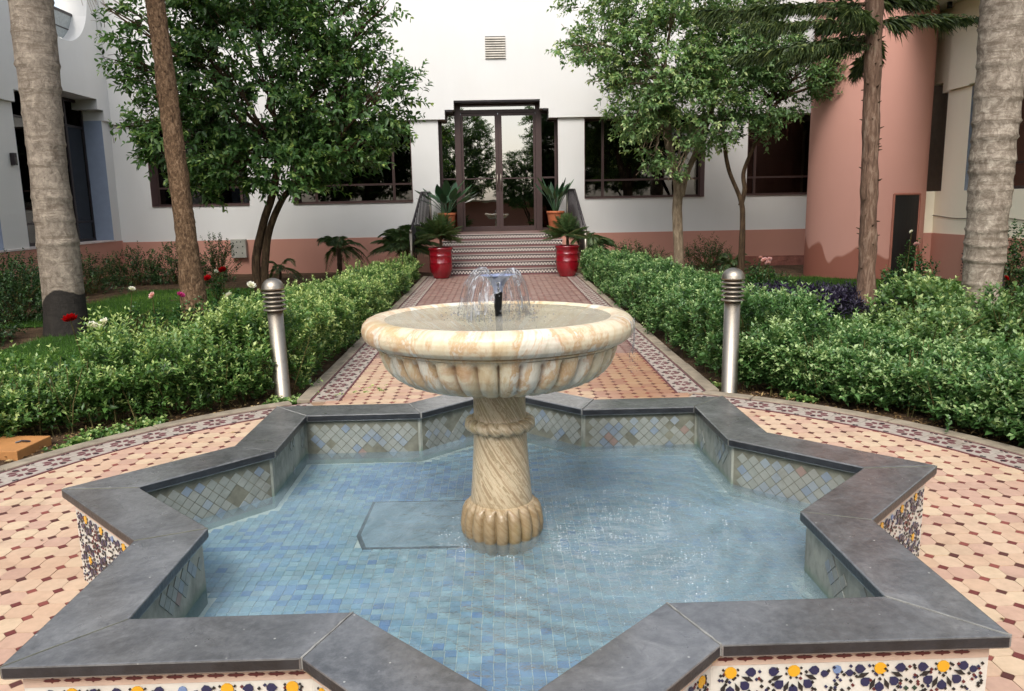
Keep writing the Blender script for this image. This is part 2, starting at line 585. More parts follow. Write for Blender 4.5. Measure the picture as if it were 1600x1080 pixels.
def glassmat(name, refl, tint):
    t = NT(name)
    tr = t.n('ShaderNodeBsdfTransparent')
    tr.inputs[0].default_value = tint
    gl = t.n('ShaderNodeBsdfGlossy')
    gl.inputs['Roughness'].default_value = .01
    gl.inputs['Color'].default_value = (.92, .9, .86, 1)
    nz = t.noise(t.pos(), 1.5, 2)
    b = t.n('ShaderNodeBump')
    b.inputs['Strength'].default_value = .06
    b.inputs['Distance'].default_value = .02
    t.l(nz, b.inputs['Height'])
    t.l(b.outputs[0], gl.inputs['Normal'])
    lw = t.n('ShaderNodeFresnel')
    lw.inputs[0].default_value = 1.5
    mx = t.n('ShaderNodeMixShader')
    t.l(t.math('ADD', t.math('MULTIPLY', lw.outputs[0], 1.4), refl, True), mx.inputs[0])
    t.l(tr.outputs[0], mx.inputs[1])
    t.l(gl.outputs[0], mx.inputs[2])
    t.l(mx.outputs[0], t.out.inputs[0])
    return t.m
DOORGLASS = glassmat('door_glass', .32, (.25, .24, .22, 1))
WINGLASS = glassmat('window_glass', .03, (.3, .29, .28, 1))
FRAME = simple('brown_aluminium', '#43322f', .45, .2, .5, var=.06, bump=0)
DARKFRAME = simple('dark_aluminium', '#2b2426', .4, .2, .5, var=.06, bump=0)
REVEAL = simple('brown_reveal', '#6b5450', .7, var=.06)
BLUEREV = simple('blue_grey_reveal', '#8d99ad', .8, var=.05)
INTERIOR = simple('dark_interior', '#14100e', .9, bump=0)
CURTAIN = simple('brown_curtain', '#4a352b', .9, var=.2)
STEEL = None
def steel():
    t = NT('brushed_steel')
    p = t.pos()
    n = t.noise(t.mapping(p, (4, 4, 120)), 3, 3)
    d = t.noise(p, 22, 5, .7)
    c = t.mix(t.math('MULTIPLY', t.ramp(d, [(.55, G(0)), (.75, G(1))]), .45), srgb('#a0988b'), srgb('#665c4f'))
    t.set(c, t.ramp(n, [(.3, G(.36)), (.7, G(.5))]), 1)
    return t.m
STEEL = steel()
POTRED = simple('red_glaze', '#780c19', .16, 0, .7, nscale=5, var=.18, bump=.1, bscale=20, bdist=.004)
TERRA = simple('terracotta', '#a6603f', .8, 0, .3, nscale=9, var=.2)
SOIL = simple('soil', '#3b2c20', .95, 0, .2, nscale=6, var=.4, bump=.9, bscale=30, bdist=.03)
def groundmat():
    t = NT('garden_soil')
    p = t.pos()
    n = t.noise(p, 5, 6, .7)
    n2 = t.noise(p, 60, 4, .7)
    c = t.ramp(n, [(.3, srgb('#33271c')), (.5, srgb('#54412f')), (.7, srgb('#6b5641'))])
    c = t.mix(t.math('MULTIPLY', t.ramp(n2, [(.58, G(0)), (.7, G(1))]), .6), c, srgb('#8c7a5c'))
    t.set(c, .95, 0, .2)
    t.bump(t.math('ADD', n, n2), .9, .03)
    return t.m
EARTH = groundmat()
def lawnmat():
    t = NT('lawn_sward')
    p = t.pos()
    n = t.noise(p, 2.2, 5, .6)
    n2 = t.noise(p, 90, 3, .7)
    c = t.ramp(n, [(.3, srgb('#2c4a17')), (.55, srgb('#3c601d')), (.75, srgb('#4d7024'))])
    c = t.mix(t.math('MULTIPLY', n2, .5), c, srgb('#22380f'))
    t.set(c, .9, 0, .2)
    t.bump(n2, 1, .03)
    return t.m
LAWN = lawnmat()
GRASS = leafmat('grass_blades', '#2c4a14', '#4a7422', '#7a9a3a', .5, .3)
HEDGE = leafmat('hedge_leaves', '#314a25', '#5d8441', '#bccb80', .36, .32, .5)
HEDGEG = leafmat('hedge_leaves_blue_green', '#304c28', '#5c8449', '#b6ca8c', .36, .32, .5)
CITRUS = leafmat('citrus_leaves', '#314c26', '#5a7f46', '#a9bc69', .38, .42, .5)
LIGHTTREE = leafmat('pale_tree_leaves', '#44633a', '#789960', '#c4d190', .42, .42, .5)
DARKLEAF = leafmat('dark_shrub_leaves', '#213818', '#426233', '#7d9552', .45, .25)
PURPLE = leafmat('purple_leaves', '#17131e', '#292336', '#443c55', .4, .15)
NEEDLE = leafmat('pine_needles', '#2c3d22', '#506336', '#8f9a5c', .5, .2)
PALMLEAF = leafmat('palm_leaflets', '#2a3f22', '#506b3c', '#8f9d68', .45, .25)
STRELI = leafmat('strelitzia_leaves', '#1d3320', '#34553a', '#5f7f57', .35, .2)
ROSELEAF = leafmat('rose_leaves', '#1a3313', '#36602a', '#7d9a56', .38, .25)
def petal(name, c, c2):
    return leafmat(name, c, c2, c2, .6, .35, .2)
PRED = petal('red_petals', '#8a0508', '#c90d18')
PWHITE = petal('white_petals', '#d9d2c4', '#f3f0e8')
PPINK = petal('pink_petals', '#cf8f93', '#f0c4c2')
PMAG = petal('magenta_petals', '#a31c63', '#d24a92')
def bark(name, c0, c1, c2, sc=(14, 14, 3), strength=.8, dist=.02):
    t = NT(name)
    p = t.pos()
    n = t.noise(t.mapping(p, sc), 1.6, 6, .7, .5)
    c = t.ramp(n, [(.3, srgb(c0)), (.5, srgb(c1)), (.72, srgb(c2))])
    t.set(c, .9, 0, .2)
    t.bump(n, strength, dist)
    return t
BROWNBARK = bark('brown_bark', '#2e231b', '#67503b', '#9d8268', (20, 20, 11), 1.0, .03).m
DARKBARK = bark('dark_bark', '#2a2119', '#4a3a2b', '#6b5843').m
GREYBARK = bark('grey_bark', '#4a3f33', '#7a6a57', '#9c8d77').m
STEM = bark('stem_bark', '#33301a', '#5a5330', '#7a7048', (20, 20, 20), .3, .004).m

def palmbark(name, side, base, top, seedx, bright, quad=0.0):
    t = NT(name)
    p = t.pos()
    sep = t.n('ShaderNodeSeparateXYZ')
    t.l(p, sep.inputs[0])
    n = t.noise(t.mapping(p, (5, 5, 4)), 2.4, 7, .72, .6)
    nz = t.noise(t.mapping(p, (1.2, 1.2, 9)), 2.4, 6, .7, .8)
    sp = t.noise(p, 38, 5, .7)
    c = t.ramp(n, [(.28, srgb('#594e43')), (.5, srgb('#8c8072')), (.72, srgb(bright))])
    c = t.mix(t.math('MULTIPLY', t.ramp(nz, [(.52, G(0)), (.6, G(1))]), .55), c, srgb('#5f5244'))
    c = t.mix(t.math('MULTIPLY', t.ramp(sp, [(.6, G(0)), (.68, G(1))]), .6), c, srgb('#4a3d31'))
    # dark wet foot with its own ragged outline
    zz = t.math('ADD', sep.outputs[2], t.math('ADD', t.math('MULTIPLY', t.noise(p, 5, 3), .12), t.math('MULTIPLY', t.math('SUBTRACT', sep.outputs[0], seedx), side)))
    if quad:
        dx = t.math('SUBTRACT', sep.outputs[0], seedx + .02)
        zz = t.math('ADD', zz, t.math('MULTIPLY', t.math('MULTIPLY', dx, dx), quad))
    m = t.ramp(zz, [(base, G(1)), (top, G(0))])
    c = t.mix(t.math('MULTIPLY', m, .93), c, srgb('#1d1b1a'))
    t.set(c, .85, 0, .25)
    t.bump(t.math('ADD', n, t.math('MULTIPLY', sp, .6)), .8, .015)
    return t.m
PALMBARK_L = palmbark('palm_bark', -.12, .54, .555, -5.45, '#b0a391', 3.0)
PALMBARK_R = palmbark('palm_bark_pale', -4.4, .10, .14, 5.85, '#bdb2a2')

# ------------------------------------------------------------------ foliage
def leaves(P, D, Sd, L, W, tint, bend=.0, fold=.18, six=False):
    """arrays: base P, direction D, side Sd, length L, width W -> verts, tris, face tint"""
    n = len(P)
    D = D / np.linalg.norm(D, axis=1, keepdims=True)
    Sd = Sd - D * np.sum(Sd * D, 1, keepdims=True)
    Sd = Sd / (np.linalg.norm(Sd, axis=1, keepdims=True) + 1e-9)
    N = np.cross(Sd, D)
    L = np.broadcast_to(np.asarray(L, float).reshape(-1, 1), (n, 1))
    W = np.broadcast_to(np.asarray(W, float).reshape(-1, 1), (n, 1))
    dn = np.zeros((n, 3))
    dn[:, 2] = -bend
    if not six:
        tip = P + D * L + dn * L
        a = P + D * L * .45 + Sd * W * .5 + N * W * fold
        b = P + D * L * .45 - Sd * W * .5 + N * W * fold
        V = np.stack([P, a, tip, b], 1).reshape(-1, 3)
        i = np.arange(n)[:, None] * 4
        F = np.concatenate([i + [0, 1, 2], i + [0, 2, 3]], 1).reshape(-1, 3)
        return V, F, np.repeat(tint, 2)
    tip = P + D * L + dn * L
    mid = P + D * L * .5 + dn * L * .3
    a1 = P + D * L * .28 + Sd * W * .46 + N * W * fold + dn * L * .1
    a2 = P + D * L * .66 + Sd * W * .40 + N * W * fold + dn * L * .45
    b1 = P + D * L * .28 - Sd * W * .46 + N * W * fold + dn * L * .1
    b2 = P + D * L * .66 - Sd * W * .40 + N * W * fold + dn * L * .45
    V = np.stack([P, a1, a2, tip, b2, b1, mid], 1).reshape(-1, 3)
    i = np.arange(n)[:, None] * 7
    F = np.concatenate([i + [0, 1, 6], i + [1, 2, 6], i + [2, 3, 6], i + [0, 6, 5], i + [6, 4, 5], i + [6, 3, 4]], 1).reshape(-1, 3)
    return V, F, np.repeat(tint, 6)

def unit(v): return v / (np.linalg.norm(v, axis=1, keepdims=True) + 1e-9)

def shoots(P, D, length, k, leafL, leafW, tint0=.3, tint1=.75, droop=.0, spread=.85, six=False, jitter=.25, r=rng, bend=.1):
    """opposite leaf pairs along each shoot"""
    n = len(P)
    D = unit(D)
    length = np.broadcast_to(np.asarray(length, float), (n,))
    up_ = np.tile([0, 0, 1.], (n, 1))
    A = unit(np.cross(D, up_ + r.normal(0, .3, (n, 3))))
    B = np.cross(D, A)
    ph = r.uniform(0, 2 * pi, n)
    shoot_t = np.clip(r.normal(0, .13, n), -.3, .3)
    out = []
    for j in range(k):
        t = (j + .6) / k
        pos = P + D * (length * t)[:, None]
        pos[:, 2] -= droop * (length * t * t)
        for sgn in (0, pi):
            a = ph + j * pi / 2 + sgn + r.normal(0, .25, n)
            rad = A * np.cos(a)[:, None] + B * np.sin(a)[:, None]
            d = rad * spread + D * (.45 + .5 * t) + r.normal(0, jitter, (n, 3))
            d[:, 2] += .12
            sd_ = np.cross(d, up_ * .9 + D * .6 + r.normal(0, .35, (n, 3)))
            sc = (1.0 - .45 * t ** 3) * r.uniform(.7, 1.15, n)
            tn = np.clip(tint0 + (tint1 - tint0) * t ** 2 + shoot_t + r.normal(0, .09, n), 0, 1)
            out.append(leaves(pos, d, sd_, leafL * sc, leafW * sc, tn, bend, .2, six))
    V, F, T = [], [], []
    off = 0
    for v, f, t in out:
        V.append(v); F.append(f + off); T.append(t)
        off += len(v)
    return np.concatenate(V), np.concatenate(F), np.concatenate(T)

def merge(parts):
    V, F, T = [], [], []
    off = 0
    for v, f, t in parts:
        V.append(v); F.append(f + off); T.append(t)
        off += len(v)
    return np.concatenate(V), np.concatenate(F), np.concatenate(T)

def vnoise(P, s=1.0, seed=0.0):
    return np.array([mn.noise(Vector((p[0] * s + seed, p[1] * s - seed, p[2] * s + seed * .7))) for p in P])

def smoothstep(a, b, x):
    t = np.clip((x - a) / (b - a), 0, 1)
    return t * t * (3 - 2 * t)

def gh(x, y):
    """height of the planted ground"""
    x = np.asarray(x, float); y = np.asarray(y, float)
    r = np.hypot(x, y)
    d = np.minimum(np.where(y > 0, np.abs(x) - 1.62, 99), r - 3.2)
    h = -.02 - .08 * smoothstep(.2, 2.0, d)
    h = h - .05 * smoothstep(4, 7, x) * smoothstep(8, 13, y)
    return np.where(d < 0, -.05, h)

# ------------------------------------------------------------------ ground, lawns, paving
xs = np.concatenate([np.linspace(-60, -12, 10), np.linspace(-11, 11, 89), np.linspace(12, 60, 10)])
ys = np.concatenate([np.linspace(-60, -8, 10), np.linspace(-7, 16, 93), np.linspace(18, 60, 8)])
X, Y = np.meshgrid(xs, ys)
V = np.stack([X, Y, gh(X, Y) + rng.normal(0, .006, X.shape)], -1).reshape(-1, 3)
nx, ny = len(xs), len(ys)
ii, jj = np.meshgrid(np.arange(nx - 1), np.arange(ny - 1))
a = (jj * nx + ii).ravel()
F = np.stack([a, a + 1, a + nx + 1, a + nx], 1)
link_mesh('ground', fast_mesh('ground', V, F, EARTH, smooth=True), kind='structure')

def lawn_mask(x, y):
    """True where the two lawns grow"""
    r = np.hypot(x, y)
    left = (x < -2.45) & (x > -8.2) & (y > 1.9) & (y < 13.2) & (r > 4.15) & ~((x < -5.6) & (y < 7.6)) & ~((x < -6.9)) & ~(y > 12.2)
    right = (x > 2.5) & (x < 8.3) & (y > 2.0) & (y < 12.6) & (r > 4.2)
    return left | right
cell = .2
gx_, gy_ = np.meshgrid(np.arange(-8.4, 8.4, cell), np.arange(1.8, 13.4, cell))
mk = lawn_mask(gx_ + cell / 2, gy_ + cell / 2).ravel()
bx, by = gx_.ravel()[mk], gy_.ravel()[mk]
q = []
for dx, dy in ((0, 0), (cell, 0), (cell, cell), (0, cell)):
    q.append(np.stack([bx + dx, by + dy, gh(bx + dx, by + dy) + .012], -1))
V = np.stack(q, 1).reshape(-1, 3)
F = np.arange(len(V)).reshape(-1, 4)
link_mesh('lawn', fast_mesh('lawn', V, F, LAWN), kind='structure')
n = 230000
P = np.stack([rng.uniform(-8.2, 8.3, n), rng.uniform(1.9, 13.2, n), np.zeros(n)], 1)
P = P[lawn_mask(P[:, 0] + rng.normal(0, .06, n), P[:, 1] + rng.normal(0, .06, n))]
n = len(P)
P[:, 2] = gh(P[:, 0], P[:, 1]) + .005
D = rng.normal(0, .35, (n, 3)); D[:, 2] = 1
D = unit(D)
Sd = unit(np.cross(D, rng.normal(0, 1, (n, 3))))
L = rng.uniform(.03, .075, n)[:, None]
V = np.stack([P - Sd * .003, P + Sd * .003, P + D * L], 1).reshape(-1, 3)
F = np.arange(len(V)).reshape(-1, 3)
tn = np.clip(.45 + .45 * vnoise(P * [1, 1, 0], .9) + rng.normal(0, .2, n), 0, 1)
link_mesh('grass', fast_mesh('grass', V, F, GRASS, tn), label='short green grass of the lawns between the hedges and the walls', cat='grass', kind='stuff')

paving = empty('paving', (0, 0, 0), None, None)
paving['kind'] = 'structure'
X0 = .05                     # centre line of the path
CX = X0 + 0.0
# mortar bed
mb = MB()
nseg = 96
pts = [(3.07 * cos(2 * pi * k / nseg), 3.07 * sin(2 * pi * k / nseg)) for k in range(nseg)]
mb.prism(pts, -.06, -.004)
mb.build('mortar_bed', MORTAR, paving)
mb = MB()
mb.prism([(X0 - 1.48, 2.70), (X0 + 1.48, 2.70), (X0 + 1.48, 13.0), (X0 - 1.48, 13.0)], -.06, -.008)
mb.build('mortar_bed', MORTAR, paving)

def proj(p):
    d = Vector(p) - CAM
    z = d.dot(fw)
    if z < .1: return None
    return 800 + 1224.4 * d.dot(rt2) / z, 540 - 1224.4 * d.dot(up2) / z, z

KSTAR = cos(R(45)) / cos(R(22.5))
def star_pts(Rt, rot=.0065):
    o = []
    for k in range(16):
        a = R(90 - 22.5 * k) + rot
        r = Rt if k % 2 == 0 else Rt * KSTAR
        o.append(Vector((r * cos(a), r * sin(a), 0)))
    return o
def in_star(x, y, Rt, rot=.0065):
    c1 = max(abs(x * cos(rot) + y * sin(rot)), abs(-x * sin(rot) + y * cos(rot)))
    c2 = max(abs(x * cos(rot + pi / 4) + y * sin(rot + pi / 4)), abs(-x * sin(rot + pi / 4) + y * cos(rot + pi / 4)))
    return min(c1, c2) < Rt * cos(pi / 4)

aT = .1
h, ch = aT / 2 - .0011, .0225
octp = [(-h + ch, -h), (h - ch, -h), (h, -h + ch), (h, h - ch), (h - ch, h), (-h + ch, h), (-h, h - ch), (-h, -h + ch)]
dd = ch - .0016
dotp = [(dd, 0), (0, dd), (-dd, 0), (0, -dd)]
oct_me, dot_me = [], []
OCT += FAR
for m in OCT:
    mb = MB(); mb.prism(octp, -.012, 0, bottom=False); oct_me.append(mb.mesh('octagonal_tile', m))
for m in DOT:
    mb = MB(); mb.prism(dotp, -.012, 0, bottom=False); dot_me.append(mb.mesh('square_tile', m))
octs, dots = [], []
ox, oy = .0905 - .05, .0045       # lattice origin of the square dots: x = 1.691, y = -0.195
for i in range(-33, 34):
    for j in range(-33, 132):
        for kind_, sx_, sy_ in ((0, .05, .05), (1, 0, 0)):
            x, y = i * aT - .009 + sx_, j * aT + .0035 + sy_
            r = math.hypot(x, y)
            mgn = .05 if kind_ == 0 else .01
            ok = (r < 2.86 + mgn) or (abs(x - X0) < 1.27 + mgn and 2.4 < y < 12.98)
            if not ok or in_star(x, y, 1.58): continue
            (dots if kind_ else octs).append((x, y))
def pick(lst, nmax, minpx, size):
    sc = []
    for k, (x, y) in enumerate(lst):
        p = proj((x, y, 0))
        if p is None or not (-8 < p[0] < 1608 and 0 < p[1] < 1088): continue
        # hidden behind the basin's rim?
        d = Vector((x, y, 0)) - CAM
        t = (.373 - CAM.z) / d.z
        hx, hy = CAM.x + d.x * t, CAM.y + d.y * t
        if in_star(hx, hy, 1.66): continue
        wpx = size * 1224.4 / p[2]
        if wpx < minpx: continue
        sc.append((p[2], k))
    sc.sort()
    return {k for _, k in sc[:nmax]}
def lay(lst, mes, name, nmax, minpx, size, prob, amp):
    chosen = pick(lst, nmax, minpx, size)
    mb = MB()
    for k, (x, y) in enumerate(lst):
        f = mn.noise(Vector((x * .8, y * .8, 3))) * 1.2 + random.gauss(0, .55)
        mi = min(len(mes) - 1, max(0, int((f * .5 + .5) * len(mes)))) if prob is None else random.choices(range(len(mes)), prob)[0]
        if prob is None:
            mi = min(4, max(0, int(mi * 5 / 8)))
            if random.random() < .6: mi = random.randrange(5)
            if y > 4.45: mi = 5 + random.randrange(3)
        dz = random.gauss(0, amp)
        tilt = (random.gauss(0, .007), random.gauss(0, .007), random.gauss(0, .012))
        if k in chosen:
            inst(name, mes[mi], paving, (x, y, dz - .0005), tilt)
        else:
            mb.mi = mi
            pp = octp if name.startswith('oct') else dotp
            M = Matrix.Translation((x, y, dz - .0005)) @ Matrix.Rotation(tilt[2], 4, 'Z') @ Matrix.Rotation(tilt[0], 4, 'X') @ Matrix.Rotation(tilt[1], 4, 'Y')
            mb.prism(pp, -.012, 0, M, bottom=False)
    mats = OCT if name.startswith('oct') else DOT
    mb.build(name + 's', mats, paving, kind='stuff')
lay(octs, oct_me, 'octagonal_tile', 300, 10, .1, None, .0006)
lay(dots, dot_me, 'square_tile', 300, 9, .045, (.45, .3, .25), .0005)

# patterned border strips
def strip_cells():
    """frames (origin, dir, side, length) of the 0.2 m cells of the border"""
    cells = []
    y = 2.78
    while y < 12.9:
        for sx_ in (-1, 1):
            cells.append((Vector((X0 + sx_ * 1.365, y + .1, 0)), Vector((0, 1, 0)), .2))
        y += .2
    a0 = math.acos(1.36 / 2.965)
    na = 0
    a = pi / 2 + (pi / 2 - a0) + .035
    step = .2 / 2.965
    while a < 2 * pi + a0 - .03 + pi * .0:
        cells.append((Vector((2.965 * cos(a), 2.965 * sin(a), 0)), Vector((-sin(a), cos(a), 0)), .2))
        a += step
    return cells
mw, mm_, mk_, ml = MB(), MB(), MB(), MB()
for c0, d0, L0 in strip_cells():
    M = Matrix.Translation(c0) @ Matrix.Rotation(math.atan2(d0.y, d0.x), 4, 'Z')
    e = .0985
    mw.prism([(-e, -e), (e, -e), (e, e), (-e, e)], -.01, .0035, M, bottom=False)
    for k in range(8):                      # maroon star ring round a white heart
        a = k * pi / 4
        c, s_ = cos(a), sin(a)
        pts = [(.030, -.007), (.062, -.018), (.082, 0), (.062, .018), (.030, .007)]
        if k % 2: pts = [(x * .95, y * 1.0) for x, y in pts]
        (mm_ if k % 2 == 0 or random.random() < .5 else mm_).prism([(x * c - y * s_, x * s_ + y * c) for x, y in pts], .003, .005, M, bottom=False)
    for k in range(4):
        a = pi / 4 + k * pi / 2
        cx_, cy_ = .131 * cos(a), .131 * sin(a)
        cx_, cy_ = max(-.088, min(.088, cx_)), max(-.088, min(.088, cy_))
        mk_.prism([(cx_ - .010, cy_), (cx_, cy_ - .010), (cx_ + .010, cy_), (cx_, cy_ + .010)], .003, .005, M, bottom=False)
    for sgn in (-1, 1):
        mk_.prism([(-.012, sgn * .062 - .010), (.012, sgn * .062 - .010), (.012, sgn * .062 + .010), (-.012, sgn * .062 + .010)], .0045, .006, M, bottom=False)
        ml.prism([(-.1, sgn * .1075 - .007), (.1, sgn * .1075 - .007), (.1, sgn * .1075 + .007), (-.1, sgn * .1075 + .007)], -.01, .004, M, bottom=False)
mw.build('border_tiles', STRIPW, paving, kind='stuff')
mm_.build('maroon_border_pieces', STRIPM, paving, kind='stuff')
mk_.build('black_border_pieces', STRIPB, paving, kind='stuff')
ml.build('border_lines', STRIPM, paving, kind='stuff')
# concrete kerb
def kerb_seg(p, q, nrm, wd=.10, zt=.012):
    mb = MB()
    p, q, nrm = Vector(p), Vector(q), Vector(nrm)
    g = (q - p).normalized() * .003
    p, q = p + g, q - g
    pts = [p, q, q + nrm * wd, p + nrm * wd]
    mb.prism([(v.x, v.y) for v in pts], -.12, zt + random.gauss(0, .002))
    return mb
y = 2.80
while y < 12.9:
    for sx_ in (-1, 1):
        x = X0 + sx_ * 1.482
        kerb_seg((x, y, 0), (x, min(y + 1.0, 12.95), 0), (sx_, 0, 0)).build('kerb_stone', CONC, paving, bevel=.006)
    y += 1.0
a = pi / 2 + .52
k = 0
while a < 2 * pi + pi / 2 - .52:
    b = min(a + .3, 2 * pi + pi / 2 - .5)
    p = Vector((3.083 * cos(a), 3.083 * sin(a), 0)); q_ = Vector((3.083 * cos(b), 3.083 * sin(b), 0))
    mb = MB()
    ring = [(3.083 * cos(a + (b - a) * t / 4), 3.083 * sin(a + (b - a) * t / 4)) for t in range(5)]
    ring2 = [(3.18 * cos(a + (b - a) * t / 4), 3.18 * sin(a + (b - a) * t / 4)) for t in range(4, -1, -1)]
    mb.prism(ring + ring2, -.12, .014 + random.gauss(0, .002))
    mb.build('kerb_stone', CONC, paving, bevel=.006)
    a = b + .003

# ------------------------------------------------------------------ the star basin
RIM = .373
basin = empty('star_basin', (0, 0, 0), 'eight pointed star basin with dark slate rim and patterned tile sides round the marble fountain', 'fountain basin')
O, I = star_pts(1.70), star_pts(1.407)
OW, IW = star_pts(1.655), star_pts(1.437)
for k in range(16):
    k2 = (k + 1) % 16
    pts = [O[k], O[k2], I[k2], I[k]]
    c = sum(pts, Vector()) / 4
    e = (O[k2] - O[k]).normalized() * .0015
    pts = [O[k] + e, O[k2] - e, I[k2] - e, I[k] + e]
    mb = MB()
    dz = random.gauss(0, .0012)
    mb.prism([(p.x, p.y) for p in pts][::-1], RIM - .034 + dz, RIM + dz)
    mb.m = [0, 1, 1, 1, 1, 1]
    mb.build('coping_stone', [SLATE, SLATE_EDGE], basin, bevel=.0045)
# mitre joints filled with pale grout, just below the stone surface
for k in range(16):
    a, b = O[k] * .999, I[k] * 1.001
    s_ = (b - a).cross(Vector((0, 0, 1))).normalized() * .0030
    strong = k in (7, 9, 1, 15, 14, 6)
    mb = MB()
    w0 = 1.0 if strong else .35
    left, right = [], []
    for i in range(13):
        p = a.lerp(b, i / 12)
        w_ = w0 * random.uniform(.35, 1.15)
        q_ = s_ * random.gauss(0, .25)
        left.append(p + q_ - s_ * w_); right.append(p + q_ + s_ * w_)
    for i in range(12):
        mb.prism([(p.x, p.y) for p in (left[i], left[i + 1], right[i + 1], right[i])], RIM - .03, RIM + (.0012 if strong else .0004), bottom=False)
    mb.build('joint_grout', GROUT if strong else DARKGROUT, basin)
# wall core
mbo, mbi = MB(), MB()
WALL_T = RIM - .036
for k in range(16):
    k2 = (k + 1) % 16
    a, b = OW[k], OW[k2]
    mbo.poly([(a.x, a.y, -.01), (b.x, b.y, -.01), (b.x, b.y, WALL_T), (a.x, a.y, WALL_T)], [(3, 2, 1, 0)])
    a, b = IW[k], IW[k2]
    mbi.poly([(a.x, a.y, .05), (b.x, b.y, .05), (b.x, b.y, WALL_T), (a.x, a.y, WALL_T)], [(0, 1, 2, 3)])
    a, b, c, d = OW[k], OW[k2], IW[k2], IW[k]
    mbo.poly([(p.x, p.y, WALL_T) for p in (a, b, c, d)], [(3, 2, 1, 0)])
outer = mbo.build('outer_wall', ZCREAM, basin, recalc=False)
inner = mbi.build('inner_wall', ALGAE, basin)

def regpoly(n, r, cx=0, cy=0, a0=0):
    return [(cx + r * cos(a0 + 2 * pi * k / n), cy + r * sin(a0 + 2 * pi * k / n)) for k in range(n)]
def starpoly(n, r1, r2, cx=0, cy=0, a0=0):
    return [(cx + (r1 if k % 2 == 0 else r2) * cos(a0 + pi * k / n), cy + (r1 if k % 2 == 0 else r2) * sin(a0 + pi * k / n)) for k in range(2 * n)]
def kite(cx, cy, a, r0, r1, wd, mid=.55):
    c, s_ = cos(a), sin(a)
    pts = [(r0, 0), (r0 + (r1 - r0) * mid, -wd), (r1, 0), (r0 + (r1 - r0) * mid, wd)]
    return [(cx + x * c - y * s_, cy + x * s_ + y * c) for x, y in pts]
def petalp(cx, cy, a, r0, r1, wd):
    c, s_ = cos(a), sin(a)
    l = r1 - r0
    pts = [(r0, 0), (r0 + l * .35, -wd * .85), (r0 + l * .72, -wd), (r1, -wd * .35), (r1, wd * .35), (r0 + l * .72, wd), (r0 + l * .35, wd * .85)]
    return [(cx + x * c - y * s_, cy + x * s_ + y * c) for x, y in pts]

def face_frame(a, b, z0):
    u = (b - a).normalized()
    nrm = Vector((u.y, -u.x, 0))
    mid = (a + b) / 2
    if nrm.dot(mid) < 0: nrm = -nrm
    # local x along the wall, y up, z out
    return u, nrm

